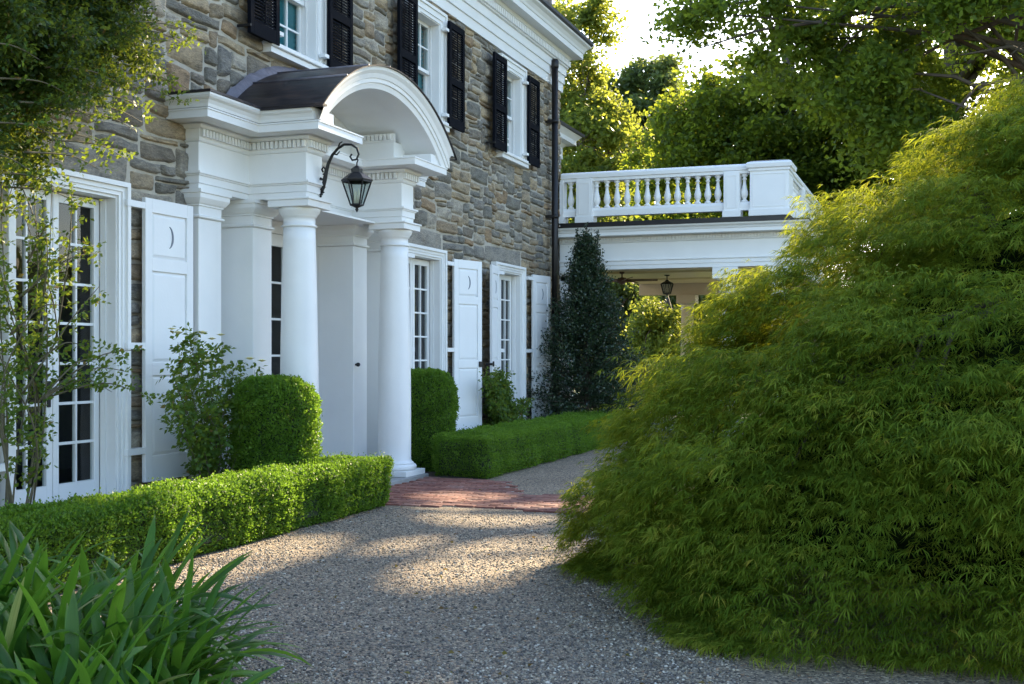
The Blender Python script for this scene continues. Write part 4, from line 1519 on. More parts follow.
hedge('box_hedge', -5.56, -4.94, 4.6, 10.48, .47, 'low clipped box hedge running past the near french door to the brick path', 185000, 3)
hedge('box_hedge', -5.66, -4.95, 13.05, 19.4, .50, 'low clipped box hedge beyond the brick path, leading to the porch', 130000, 5)


def box_dome(cx, cy, r_, h, label, n, seed):
    rg = np.random.default_rng(seed)
    t = empty('box_topiary', (cx, cy, 0), label, 'topiary', 'rounded box bushes beside the portico')
    u = rg.random(n); th = rg.random(n) * 2 * np.pi
    # profile: vertical drum with a rounded top
    top_r = .26
    side_l = h - top_r; arc_l = top_r * 1.57; flat_l = (r_ - top_r) * .6
    s = u * (side_l + arc_l + flat_l)
    rad = np.where(s < side_l, r_ - .05 * np.clip(1 - s / .25, 0, 1), 0.); zz = np.where(s < side_l, s, 0.)
    nr = np.where(s < side_l, 1., 0.); nz2 = np.where(s < side_l, 0., 0.)
    m1 = (s >= side_l) & (s < side_l + arc_l)
    a_ = (s - side_l) / top_r
    rad = np.where(m1, r_ - top_r + top_r * np.cos(a_), rad); zz = np.where(m1, side_l + top_r * np.sin(a_), zz); nr = np.where(m1, np.cos(a_), nr); nz2 = np.where(m1, np.sin(a_), nz2)
    m2 = s >= side_l + arc_l
    rad = np.where(m2, (r_ - top_r) * np.sqrt(rg.random(n)), rad); zz = np.where(m2, h + .012, zz); nz2 = np.where(m2, 1., nz2)
    Nn = np.stack([nr * np.cos(th), nr * np.sin(th), nz2], 1)
    P = np.stack([cx + rad * np.cos(th), cy + rad * np.sin(th), zz], 1)
    lump = .032 * vnoise(P, 6.5, seed) + .020 * vnoise(P, 32, seed) + .010 * vnoise(P, 66, seed + 1)
    P = P + Nn * (lump[:, None] - .055 * rg.random((n, 1)) ** 1.4 + .018 * (rg.random((n, 1)) > .94))
    P[:, 2] = np.maximum(P[:, 2], .012)
    D = Nn * .75 + np.array([0, 0, .35]) + .85 * rg.normal(size=(n, 3))
    L = rg.uniform(.016, .028, n)
    rnd = np.clip(.45 + .28 * vnoise(P, 12, seed + 3) + .25 * rg.normal(size=n), 0, 1)
    put('foliage', leaf_cards('foliage', P, D, L, L * .62, rg, .15, rnd, nrm=Nn), M['box_leaf'], t)
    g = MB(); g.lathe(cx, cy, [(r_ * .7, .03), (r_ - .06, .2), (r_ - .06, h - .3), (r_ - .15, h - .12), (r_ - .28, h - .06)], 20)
    g.build('shade_core', M['core'], t)  # solid dark drum added under the leaves to block light


box_dome(-5.77, 9.70, .385, 1.24, 'clipped round topped box bush in front of the left column', 60000, 21)
box_dome(-6.02, 13.72, .36, 1.26, 'clipped round topped box bush to the right of the portico', 50000, 22)


# ------------------------------------------------------------------ strap-leaved lilies
def lily(px, depth, nl, seed, label, hmax=.8):
    nl = int(nl * 1.45)
    rg = random.Random(seed)
    b = at(px, depth, 0)
    t = empty('lily_clump', b, label, 'lily plant', 'strap leaved lilies at the near edge of the drive')
    V, F, RN, LA = [], [], [], []
    for i in range(nl):
        az = rg.uniform(0, 2 * math.pi)
        el = R(rg.uniform(48, 88)) if rg.random() < .75 else R(rg.uniform(30, 60))
        ln = rg.uniform(.62, 1.0) * hmax * 1.12
        wd = rg.uniform(.015, .0235)
        d = Vector((math.cos(az) * math.cos(el), math.sin(az) * math.cos(el), math.sin(el)))
        p = b + Vector((rg.gauss(0, .07), rg.gauss(0, .07), 0))
        side = Vector((-math.sin(az), math.cos(az), 0))
        side = (side + Vector((rg.gauss(0, .25), rg.gauss(0, .25), rg.gauss(0, .25)))).normalized()
        droop = rg.uniform(.6, 2.8) * (1.3 if el < R(60) else 1)
        ns = 11
        rn = rg.random() * .92 if rg.random() > .03 else 1.0
        base = len(V)
        for k in range(ns + 1):
            s = k / ns
            w = wd * min(1, .75 + s * 1.2) * (1 if s < .76 else max(0.05, 1 - ((s - .76) / .24) ** 2.2))
            up = side.cross(d).normalized()
            V.append(p + side * w + up * w * .32); V.append(p.copy()); V.append(p - side * w + up * w * .32)
            LA += [(s, 1.0, i * .37), (s, 0.0, i * .37), (s, -1.0, i * .37)]
            step = ln / ns
            p = p + d * step
            d = (d + Vector((0, 0, -droop * s * step * 2.0)) + Vector((math.cos(az), math.sin(az), 0)) * droop * .4 * step).normalized()
            side = (side - d * side.dot(d)).normalized()
        for k in range(ns):
            a_ = base + k * 3
            F.append((a_, a_ + 1, a_ + 4, a_ + 3)); F.append((a_ + 1, a_ + 2, a_ + 5, a_ + 4))
            RN += [rn, rn]
    me = mesh_arrays('leaves', np.array([tuple(v) for v in V]), np.array(F), np.array(RN), True)
    a_ = me.attributes.new('blade', 'FLOAT_VECTOR', 'POINT'); a_.data.foreach_set('vector', np.array(LA, dtype=np.float32).ravel())
    put('leaves', me, M['lily_leaf'], t)


LIL = [(-55, 4.75, 50, 'lily clump standing deepest in the left corner against the hedge', .88), (35, 4.95, 60, 'tall lily clump whose leaf tips overlap the hedge front', .90), (120, 4.9, 56, 'lily clump with arching leaves beside the sunlit gravel', .82),
       (165, 5.0, 34, 'lily clump farthest out along the hedge foot', .70), (10, 4.35, 55, 'lily clump at the bottom left of the bed, in front of the tall one', .78), (95, 4.4, 58, 'lily clump in the middle of the bed with broad bright leaves', .76), (160, 4.6, 38, 'small lily clump leaning out over the gravel', .66),
       (60, 3.95, 46, 'lily clump cut by the bottom edge, below the broad leaved one', .62), (150, 4.0, 36, 'lily clump with low spreading leaves at the bottom edge', .55)]
for i, (px, dp, nl, lb, hm) in enumerate(LIL): lily(px, dp, nl, 40 + i, lb, hm)


# ------------------------------------------------------------------ shrubs and climbers built from canes with leaves
def canes(name, canes_, label, cat, leafmat, n_per_m, leaf, spread, seed, flowers=None, stem_r=.006, extra=None, start=0.25):
    rg = np.random.default_rng(seed)
    first = Vector(canes_[0][0])
    t = empty(name, (first.x, first.y, 0), label, cat)
    mb = MB()
    P, D = [], []
    for cn in canes_:
        pts = [Vector(p) for p in cn]
        # smooth by midpoint interpolation
        sm = []
        for i in range(len(pts) - 1):
            for k in range(6):
                s = k / 6
                p0 = pts[max(i - 1, 0)]; p1 = pts[i]; p2 = pts[i + 1]; p3 = pts[min(i + 2, len(pts) - 1)]
                sm.append(.5 * ((2 * p1) + (p2 - p0) * s + (2 * p0 - 5 * p1 + 4 * p2 - p3) * s * s + (3 * p1 - p0 - 3 * p2 + p3) * s ** 3))
        sm.append(pts[-1])
        mb.tube(sm, [stem_r * (1.25 - .95 * i / (len(sm) - 1)) for i in range(len(sm))], 6)
        length = sum((sm[i + 1] - sm[i]).length for i in range(len(sm) - 1))
        k = int(length * n_per_m)
        for _ in range(k):
            s = start + (1 - start) * rg.random()
            i = min(int(s * (len(sm) - 1)), len(sm) - 2)
            p = sm[i].lerp(sm[i + 1], rg.random())
            d = Vector(rg.normal(size=3)); d.z = d.z * .5 + .15; d.normalize()
            tp = p + d * spread * (.3 + rg.random())
            # a compound leaf: stalk direction d, leaflets along it
            lf = 5
            for q in range(lf):
                pp = p.lerp(tp, .45 + .55 * (q // 2) / 2)
                sd = d.orthogonal() * (1 if q % 2 else -1)
                dd = (d * .8 + sd * (0 if q == 4 else .9) + Vector((0, 0, -.25))).normalized()
                P.append(pp); D.append(dd)
    mb.build('stem', M['twig'], t)
    P = np.array([tuple(p) for p in P]); D = np.array([tuple(d) for d in D])
    L = rg.uniform(.7, 1.25, len(P)) * leaf
    rnd = np.clip(rg.random(len(P)) * .93 + (rg.random(len(P)) > .975) * .5, 0, 1)
    put('foliage', leaf_cards('foliage', P, D + .25 * rg.normal(size=D.shape), L, L * .62, rg, .12, rnd, nrm=np.array([[.3, -.2, .9]])), leafmat, t)
    if flowers:
        for (fp, fr) in flowers:
            g = MB()
            c0 = Vector(fp)
            for ring, (rr_, tilt, npt) in enumerate(((1.0, .35, 6), (.65, .8, 5), (.35, 1.2, 4))):
                for k in range(npt):
                    a_ = 2 * math.pi * k / npt + ring * .5
                    d = Vector((math.cos(a_) * math.cos(tilt), math.sin(a_) * math.cos(tilt), math.sin(tilt)))
                    s_ = Vector((-math.sin(a_), math.cos(a_), 0))
                    r_ = fr * rr_
                    q0 = c0; q1 = c0 + d * r_ * .6 + s_ * r_ * .5 + Vector((0, 0, .1 * r_)); q2 = c0 + d * r_; q3 = c0 + d * r_ * .6 - s_ * r_ * .5 + Vector((0, 0, .1 * r_))
                    g.add([q0, q1, q2, q3], [(0, 1, 2, 3)])
            g.build('flower', M['petal'], t)
    return t


def fac(px, y_img, d):
    """point at perpendicular distance d from the camera path, seen at (px, y)"""
    zc_ = 1273.9 * d / (940 - px)
    Yw = (zc_ - SY * d) / CY
    return Vector((-d, Yw, EYE - (y_img - 356) / 1200 * zc_))


rs = random.Random(12)
# white rose by the shutter
cs = []
tips = [(178, 342), (188, 335), (203, 352), (222, 362), (240, 378), (255, 370), (172, 372), (170, 400), (226, 400), (238, 410), (185, 365), (210, 385), (168, 412), (196, 350), (218, 345), (238, 360), (176, 395), (226, 425), (192, 420), (205, 410)]
for (px, y) in tips:
    d1 = rs.uniform(5.95, 6.3)
    e = fac(px, y, d1)
    b = Vector((-6.15 + rs.uniform(-.05, .05), 9.22 + rs.uniform(-.07, .07), .04))
    m_ = b.lerp(e, .5) + Vector((rs.uniform(-.05, .1), rs.uniform(-.08, .08), .12))
    cs.append([b, m_, e])
fl = [(fac(178, 334, 5.95), .055), (fac(202, 334, 5.95), .06), (fac(212, 340, 5.9), .05), (fac(221, 336, 5.95), .05), (fac(250, 360, 5.85), .06), (fac(262, 362, 5.85), .055), (fac(172, 330, 6.0), .045), (fac(207, 362, 5.85), .05)]
canes('rose_bush', cs, 'leggy rose bush with white flowers against the near white shutter', 'rose bush', M['rose_leaf'], 36, .05, .11, 31, fl)
# shrub between the far french doors
cs = []
for i in range(16):
    e = fac(rs.uniform(480, 527), rs.uniform(372, 410), rs.uniform(6.0, 6.4))
    b = Vector((-6.2 + rs.uniform(-.08, .08), 16.9 + rs.uniform(-.2, .2), .04))
    cs.append([b, b.lerp(e, .5) + Vector((rs.uniform(-.05, .08), rs.uniform(-.06, .06), .1)), e])
canes('leafy_shrub', cs, 'loose leafy green shrub against the wall between the far shutters', 'shrub', M['rose_leaf'], 110, .05, .13, 32)

# climbing rose over the near corner
cs = []
for i in range(11):              # canes from the ground up the wall
    b = fac(rs.uniform(2, 26), 507, rs.uniform(5.95, 6.2)); b.z = .03
    m1 = fac(rs.uniform(-10, 52), rs.uniform(380, 440), rs.uniform(5.9, 6.2))
    m2 = fac(rs.uniform(-30, 48), rs.uniform(230, 330), rs.uniform(5.9, 6.25))
    e = fac(rs.uniform(-40, 60), rs.uniform(60, 200), rs.uniform(5.7, 6.3))
    cs.append([b, m1, m2, e])
for i in range(10):              # side shoots on the lower half
    p = fac(rs.uniform(0, 60), rs.uniform(230, 420), 6.05)
    e = fac(rs.uniform(15, 100), rs.uniform(180, 400), rs.uniform(5.7, 6.1))
    cs.append([p, p.lerp(e, .5) + Vector((.05, 0, .1)), e])
for (px, y) in ((150, 398), (128, 372), (112, 392), (136, 350), (100, 360)):   # arching shoot across the french door
    p = fac(40, 400, 6.0)
    e = fac(px, y, 5.9)
    cs.append([p, p.lerp(e, .5) + Vector((.05, 0, .12)), e])
for (px, y, d) in ((200, 38, 5.9), (186, 45, 5.9), (142, 122, 5.8), (150, 112, 5.7), (125, 158, 5.7), (112, 150, 5.7), (183, 103, 6.15), (95, 120, 5.6), (70, 96, 5.6), (80, 205, 5.8), (60, 190, 5.7), (190, 90, 6.2), (150, 60, 6.0), (168, 80, 6.2), (120, 85, 5.6), (60, 140, 5.5), (100, 170, 5.6), (40, 60, 5.5), (135, 130, 5.65), (30, 170, 5.5)):  # sprays take the lighter rose leaf colour to look sunlit
    p = fac(px - 75, y - 18, d + .15)
    e = fac(px, y, d)
    cs.append([p, p.lerp(e, .6) + Vector((0, 0, .05)), e])
canes('climbing_rose', cs, 'tall climbing rose with bare lower canes in front of the near french door', 'climbing rose', M['rose_leaf'], 21, .042, .13, 33, stem_r=.0065, start=.22)
cs = []
for i in range(125):             # the dense overhanging mass above the door
    px = rs.uniform(-60, 150)
    lim = 118 - .35 * max(0, px - 40) + (70 if px < 55 else 0)
    y = rs.uniform(-90, lim)
    e = fac(px, y, rs.uniform(5.5, 6.35))
    s = fac(px * .8 - 30, y - rs.uniform(-30, 70), rs.uniform(6.2, 6.5))
    cs.append([s, s.lerp(e, .55) + Vector((.03, 0, .08)), e])
canes('wall_creeper', cs, 'dense dark green creeper hanging over the wall above the near french door', 'creeper', M['creeper_leaf'], 210, .038, .19, 34, stem_r=.006, start=.12)

# ------------------------------------------------------------------ dark holly cone by the porch
def holly():
    rg = np.random.default_rng(51)
    c = Vector((-5.72, 19.85, 0))
    H, Rb = 3.55, 1.25
    t = empty('holly_tree', c, 'dark conical holly tree in front of the porch, at the end of the far hedge', 'tree')
    mb = MB(); mb.tube([c, c + Vector((.02, 0, H * .5)), c + Vector((0, .02, H - .15))], [.05, .035, .008], 8)
    P0, D0 = [], []
    for i in range(640):         # branchlets sweeping up and out
        u = rg.random() ** 1.3
        z = .08 + (H - .35) * u
        rr = Rb * (.03 + .97 * (1 - u) ** .9) * (.78 + .44 * rg.random())
        a_ = rg.random() * 6.283
        s = c + Vector((0, 0, z))
        tipz = z + .10 + .26 * rg.random()
        e = c + Vector((rr * math.cos(a_), rr * math.sin(a_), tipz))
        m_ = s.lerp(e, .55) - Vector((0, 0, .03))
        if i % 3 == 0: mb.tube([s, m_, e], [.012, .008, .003], 5)
        for k in range(95):
            q = .25 + .75 * rg.random()
            p = s.lerp(m_, q / .55) if q < .55 else m_.lerp(e, (q - .55) / .45)
            P0.append(tuple(p + Vector(rg.normal(size=3)) * .045)); D0.append(tuple((e - s).normalized() * .6 + Vector(rg.normal(size=3)) * .7 + Vector((0, 0, .3))))
    for (dx, dy, hh) in ((0, 0, .32), (.16, .03, .18), (-.15, .02, .22), (.06, -.1, .1)):   # pointed leaders
        s = c + Vector((dx, dy, H - .55)); e = c + Vector((dx * 1.2, dy, H - .15 + hh))
        mb.tube([s, e], [.010, .003], 5)
        for k in range(170):
            q = rg.random()
            P0.append(tuple(s.lerp(e, q) + Vector(rg.normal(size=3)) * (.05 * (1.1 - q)))); D0.append(tuple(Vector(rg.normal(size=3)) * .7 + Vector((0, 0, .6))))
    mb.build('trunk', M['bark'], t)
    P0 = np.array(P0); D0 = np.array(D0)
    L = rg.uniform(.03, .055, len(P0))
    put('crown', leaf_cards('crown', P0, D0, L, L * .6, rg, .2), M['yew_leaf'], t)


holly()


# ------------------------------------------------------------------ weeping laceleaf maple
def maple():
    rg = np.random.default_rng(77)
    C = at(512 + 3.55 / 7.6 * 1200, 7.6, 0)
    fx_, fy_ = Vector((CY, SY)), Vector((-SY, CY))      # picture right, picture depth
    t = empty('laceleaf_maple', C, 'huge mounded weeping maple with fine green leaves overhanging the gravel', 'tree')
    prof_z = np.array([0, .15, .45, .85, 1.35, 1.79, 2.2, 2.48, 2.78, 2.95, 3.02])
    prof_r = np.array([2.84, 2.95, 2.98, 2.84, 2.42, 1.88, 1.40, 1.06, .64, .32, .0])
    seg = np.hypot(np.diff(prof_z), np.diff(prof_r))
    cum = np.concatenate([[0], np.cumsum(seg)])

    def surf(s, th):
        """outline length s (0 skirt .. 1 top) and angle -> point, outward normal, with lobes"""
        q = s * cum[-1]
        z = np.interp(q, cum, prof_z); r_ = np.interp(q, cum, prof_r)
        e = 1e-2
        zz = np.interp(np.clip(q + e, 0, cum[-1]), cum, prof_z) - np.interp(np.clip(q - e, 0, cum[-1]), cum, prof_z)
        rr = np.interp(np.clip(q + e, 0, cum[-1]), cum, prof_r) - np.interp(np.clip(q - e, 0, cum[-1]), cum, prof_r)
        ln = np.maximum(np.hypot(zz, rr), 1e-9)
        nr, nz2 = zz / ln, -rr / ln
        lob = 1 + .045 * np.sin(3 * th + 1.2) * np.sin(2.1 * z + 1) + .05 * np.sin(7 * th + 2.6 * z) + .03 * np.sin(13 * th - 5 * z + 2)
        sq_ = .86                                        # a little shallower in depth
        lx = r_ * lob * np.cos(th); ly = r_ * lob * np.sin(th) * sq_
        P = np.stack([C.x + lx * fx_.x + ly * fy_.x, C.y + lx * fx_.y + ly * fy_.y, z * (1 + .02 * np.sin(5 * th))], -1)
        N_ = np.stack([nr * (np.cos(th) * fx_.x + np.sin(th) * fy_.x), nr * (np.cos(th) * fx_.y + np.sin(th) * fy_.y), nz2], -1)
        return P, N_

    # pads: drooping fans of foliage that overlap like shingles; more of them towards the drive
    npad = 8800
    s = rg.random(npad * 2)
    r_at = np.interp(s * cum[-1], cum, prof_r)
    keep = rg.random(npad * 2) < (r_at / 3.3 + .06)
    s = s[keep][:npad]
    npad = len(s)
    th = rg.random(npad) * 2 * np.pi
    front = np.sin(th + .35) < .45
    k2 = front | (rg.random(npad) < .45)
    s, th = s[k2], th[k2]
    P, N_ = surf(s, th)
    tier = vnoise(P * np.array([[1, 1, 2.4]]), 2.6, 8.0)          # tiers of foliage with dark gaps between
    tier = .60 * tier + .75 * vnoise(P * np.array([[1, 1, 2.4]]), 5.6, 3.0)
    k3 = (tier > -.12) | (rg.random(len(P)) < .21)
    P, N_, tier = P[k3], N_[k3], tier[k3]
    P = P + N_ * (.20 * np.clip(tier, -.6, .8))[:, None]
    npad = len(P)
    inset = -.50 * rg.random(npad) ** 2.0 + .10 * (rg.random(npad) > .7) * rg.random(npad)
    P = P + N_ * inset[:, None]
    Rad = unit(np.stack([N_[:, 0], N_[:, 1], np.zeros(npad)], 1) + 1e-4)
    tang = np.stack([-Rad[:, 1], Rad[:, 0], np.zeros(npad)], 1)
    size = rg.uniform(.17, .36, npad)
    per = 30
    # sprays in a pad: u across, v from the inner top to the drooping outer edge
    u = rg.normal(size=(npad, per)) * .5; v = rg.random((npad, per))
    outd = Rad[:, None, :] * (.55 + .4 * np.clip(N_[:, 2], 0, 1))[:, None, None] * v[..., None]
    down = -(.05 + .52 * v ** 1.8) * (1.05 - .75 * np.clip(N_[:, 2], 0, 1)[:, None])
    Q = P[:, None, :] + (tang[:, None, :] * u[..., None] + outd) * size[:, None, None]
    Q[..., 2] += down * size[:, None] * .8 + .03 * rg.normal(size=(npad, per))
    Q = Q.reshape(-1, 3)
    Q[:, 2] = np.maximum(Q[:, 2], .05)
    Rr = np.repeat(Rad, per, 0); Tt = np.repeat(tang, per, 0); vv = v.reshape(-1)
    # each spray: one deeply cut leaf = narrow lobes fanning out and hanging
    nl = 6
    m_ = len(Q)
    fan = np.linspace(-1, 1, nl)[None] + .15 * rg.normal(size=(m_, nl))
    yaw_ = .55 * rg.normal(size=(m_, 1))
    fa = fan * 1.0 + 1.2 * yaw_ + .22 * rg.normal(size=(m_, nl))
    dz = -.08 - .55 * vv[:, None] * rg.random((m_, 1)) + .22 * rg.normal(size=(m_, 1)) + .16 * rg.normal(size=(m_, nl))
    D = Rr[:, None] * np.cos(fa)[..., None] + Tt[:, None] * np.sin(fa)[..., None]
    D[..., 2] += dz
    D = D / np.linalg.norm(D, axis=-1, keepdims=True)
    L = rg.uniform(.065, .125, (m_, 1)) * (1 - .25 * np.abs(fan)) * rg.uniform(.7, 1.15, (m_, nl))
    W = rg.uniform(.0042, .0072, (m_, 1)) * np.ones((1, nl))
    base = np.repeat(Q[:, None], nl, 1).reshape(-1, 3)
    D = D.reshape(-1, 3); L = L.reshape(-1, 1); W = W.reshape(-1, 1)
    S = unit(np.cross(D, np.array([[0, 0, 1.]]) + .35 * rg.normal(size=D.shape)))
    p1 = base + D * L * .5
    D2 = unit(D + np.array([[0, 0, -.55]]))
    p2 = p1 + D2 * L * .5
    Vv = np.stack([base, p1 + S * W * .5, p1 - S * W * .5, p2], 1).reshape(-1, 3)
    n = len(base)
    F1 = np.arange(n)[:, None] * 4 + np.array([[0, 1, 3, 2]])
    pr = np.repeat(np.clip(.48 + .22 * rg.normal(size=npad), 0, 1), per * nl)
    rnd = np.clip(pr + np.repeat(.16 * rg.normal(size=m_), nl) + .06 * rg.normal(size=n), 0, .93)
    rnd = np.where(np.repeat(rg.random(m_) > .993, nl), 1.0, rnd)
    put('crown', mesh_arrays('crown', Vv, F1, rnd), M['maple_leaf'], t)
    # trunk, limbs and arching twigs
    mb = MB()
    rr = random.Random(6)
    mb.tube([C + Vector((0, 0, -.05)), C + Vector((.05, .03, .5)), C + Vector((.0, .1, 1.1))], [.15, .12, .10], 10)
    for i in range(34):
        a_ = rr.uniform(0, 6.283); zt_ = rr.uniform(1.2, 2.75)
        r_ = np.interp(zt_, prof_z, prof_r) * .86
        d = fx_ * math.cos(a_) + fy_ * math.sin(a_) * .86
        s0 = C + Vector((0, .05, rr.uniform(.7, 1.15)))
        e1 = C + Vector((d.x * r_ * .55, d.y * r_ * .55, zt_ + .1)); e2 = C + Vector((d.x * r_, d.y * r_, zt_ - .05))
        e3 = C + Vector((d.x * (r_ + .35), d.y * (r_ + .35), zt_ - .55))
        mb.tube([s0, s0.lerp(e1, .5) + Vector((0, 0, .12)), e1, e2, e3], [.06, .045, .03, .018, .006], 6)
    mb.build('trunk', M['bark'], t)
    # solid dark shell added inside the crown to block light
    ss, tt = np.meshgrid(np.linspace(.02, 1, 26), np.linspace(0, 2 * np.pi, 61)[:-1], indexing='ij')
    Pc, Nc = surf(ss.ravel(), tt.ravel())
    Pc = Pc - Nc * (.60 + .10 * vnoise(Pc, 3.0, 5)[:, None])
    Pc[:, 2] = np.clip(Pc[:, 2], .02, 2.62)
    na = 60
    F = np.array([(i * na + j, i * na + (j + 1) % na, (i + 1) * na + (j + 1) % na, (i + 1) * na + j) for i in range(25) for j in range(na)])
    M['maple_core'] = plain('maple_shade_core', (.010, .017, .005), .95, var=.6, scale=14, spec=.0)
    put('inner_shade_core', mesh_arrays('inner_shade_core', Pc, F, smooth=True), M['maple_core'], t)


maple()


# ------------------------------------------------------------------ trees
def big_tree(name, base, h, tr, blobs, n, leaf, mat, seed, label, limbs=(), clump=.75, gaps=True, droop=.25, bare=()):
    rg = np.random.default_rng(seed)
    b = Vector((base[0], base[1], 0))
    t = empty(name, b, label, 'tree')
    mb = MB()
    k = random.Random(seed)
    top = b + Vector((k.uniform(-.5, .5), k.uniform(-.5, .5), h * .62))
    mid = b.lerp(top, .5) + Vector((k.uniform(-.3, .3), k.uniform(-.3, .3), 0))
    mb.tube([b - Vector((0, 0, .1)), b + Vector((0, 0, .5)), mid, top], [tr * 1.35, tr, tr * .8, tr * .5], 10)
    vol = np.array([bl[3] * bl[4] * bl[5] for bl in blobs]) ** .72
    cnt = (vol / vol.sum() * n).astype(int)
    P = []
    for bl, c_ in zip(blobs, cnt):
        ctr = Vector((b.x + bl[0], b.y + bl[1], bl[2]))
        s = mid.lerp(top, k.uniform(.2, 1))
        q = s.lerp(ctr, .5) + Vector((k.uniform(-.4, .4), k.uniform(-.4, .4), k.uniform(-.2, .6)))
        mb.tube([s, q, ctr], [tr * .30, tr * .18, tr * .07], 7)
        ncl = max(5, int(c_ / 190))
        cc = rg.normal(size=(ncl, 3)); cc = unit(cc) * (rg.random((ncl, 1)) ** .38)
        cc = cc * np.array(bl[3:6]) + np.array(ctr)
        for q2 in cc[:min(ncl, 8)]:
            e = Vector(q2)
            chk = np.array([tuple(ctr.lerp(e, f_)) for f_ in (.2, .4, .6, .8, 1)])
            if not sun_gaps(chk, rg).all(): continue
            mb.tube([ctr.lerp(e, -.05), ctr.lerp(e, .5) + Vector((0, 0, .2)), e], [tr * .07, tr * .045, tr * .02], 5)
        idx = rg.integers(0, ncl, c_)
        cs_ = rg.uniform(.55, 1.25, ncl) * clump
        off = rg.normal(size=(c_, 3)) * np.array([.55, .55, .34]) * cs_[idx][:, None]
        p = cc[idx] + off
        p[:, 2] -= droop * (off[:, 0] ** 2 + off[:, 1] ** 2) / np.maximum(cs_[idx], .3)
        P.append(p)
    P = np.concatenate(P)
    for lb in limbs:
        mb.tube([Vector(p) for p in lb[0]], lb[1], 8)
    mb.build('trunk', M['bark'], t)
    P = P[P[:, 2] > .4]
    D = unit(rg.normal(size=P.shape) * np.array([1, 1, .6]) + np.array([0, 0, -.35]))
    L = rg.uniform(.7, 1.3, len(P)) * leaf
    if gaps:
        ok = sun_gaps(P + D * L[:, None] * .5, rg)
        P, D, L = P[ok], D[ok], L[ok]
    put('crown', leaf_cards('crown', P, D, L, L * .62, rg, .12), mat, t)
    return t


def wb(px, y, depth):
    p = at(px, depth)
    return Vector((p.x, p.y, EYE - (y - 356) / 1200 * depth))


def blobs_at(base, items):
    """items: (px, y, depth, rx, ry, rz) -> offsets from the base"""
    out = []
    for (px, y, dp, a_, b_, c_) in items:
        p = wb(px, y, dp)
        out.append((p.x - base[0], p.y - base[1], p.z, a_, b_, c_))
    return out


def tree_px(name, bpx, bdep, h, tr, items, *args, **kw):
    b = at(bpx, bdep)
    return big_tree(name, (b.x, b.y), h, tr, blobs_at((b.x, b.y), items), *args, **kw)


def limb(pts, r0, r1):
    P = [wb(*p) for p in pts]
    return (P, [r0 + (r1 - r0) * i / (len(P) - 1) for i in range(len(P))])


# big oak whose boughs reach in from the upper right
tree_px('oak_tree', 1050, 27, 17, .24,
        [(735, 15, 27, 1.6, 1.4, .8), (810, 40, 28, 2.0, 1.8, 1.2), (870, 70, 27, 2.3, 2.2, 1.5), (960, 55, 26, 2.4, 2.2, 1.6), (1040, 20, 27, 3.0, 2.6, 2.0), (900, -30, 27, 3.0, 2.6, 1.6), (690, 10, 27, 1.0, 1.0, .5), (780, 5, 27, 1.6, 1.5, .8), (860, 20, 27, 1.8, 1.6, .9), (920, 90, 26.5, 1.8, 1.6, 1.1), (985, 20, 26.5, 2.0, 1.8, 1.2), (850, 95, 27, 1.3, 1.3, .8), (1010, 55, 26, 1.8, 1.6, 1.1), (1045, 85, 26, 1.8, 1.6, 1.2), (955, 20, 26, 1.6, 1.5, .9), (1010, 95, 27, 2, 1.8, 1.2), (900, 45, 28, 2, 1.8, 1.1),
         (1000, -90, 28, 3.6, 3.0, 2.4), (820, -80, 29, 3.2, 3.0, 2.2), (1100, -60, 29, 4, 3.4, 3), (930, 140, 27, 2.0, 1.8, 1.2), (1000, 130, 26, 2.2, 2, 1.4), (930, -190, 29, 4.2, 3.6, 2.6), (1080, -230, 30, 4.5, 4, 3)],
        165000, .15, M['oak_leaf'], 101, 'large oak reaching its lit boughs in from the upper right',
        limbs=[limb([(1080, 5, 27), (980, 0, 27), (890, 6, 27), (820, 22, 27), (760, 30, 27), (700, 48, 27)], (.085), .015), limb([(1010, 0, 27), (940, 35, 26.6), (880, 62, 26.6)], .05, .012), limb([(890, 6, 27), (850, 40, 27.2), (825, 70, 27.2)], .035, .01)], clump=.62)
tree_px('oak_tree', 800, 36, 17, .36,
        [(720, 135, 36, 2.2, 2.0, 1.6), (690, 160, 37, 2.0, 2, 1.6), (760, 110, 36, 2.4, 2.2, 1.8), (820, 120, 35, 2.6, 2.2, 2.0), (770, 170, 35, 2.4, 2, 1.5), (860, 170, 35, 2.6, 2.2, 1.8), (800, 210, 35, 2.6, 2.2, 1.5), (880, 110, 36, 2.4, 2.2, 2.0), (705, 110, 37, 1.3, 1.3, .9), (850, 250, 34, 3, 2.4, 1.6), (930, 200, 34, 3, 2.4, 1.8)],
        90000, .17, M['oak_leaf'], 102, 'dark backlit oak standing behind the porch balustrade corner', clump=.62)
tree_px('oak_tree', 940, 44, 26, .5,
        [(900, -60, 44, 4, 3.5, 3), (1000, -100, 44, 4.5, 4, 3.5), (850, -140, 45, 4.5, 4, 3.5), (950, -220, 45, 5, 4.5, 4), (1080, -200, 44, 5, 4.5, 4), (800, -240, 46, 4.5, 4, 3.5), (1050, 0, 42, 4, 3.5, 3), (1040, -170, 44, 3.6, 3, 3), (1110, -120, 44, 3.6, 3, 3), (1010, -40, 43, 3, 2.6, 2.4), (1080, -60, 44, 3.6, 3, 3), (960, -150, 44, 3.4, 3, 2.8), (1130, -210, 44, 3.6, 3, 3)],
        135000, .24, M['oak_leaf'], 103, 'tallest oak rising behind the overhanging boughs at the upper right', clump=.9)  # crown filled out above the view to shade the drive
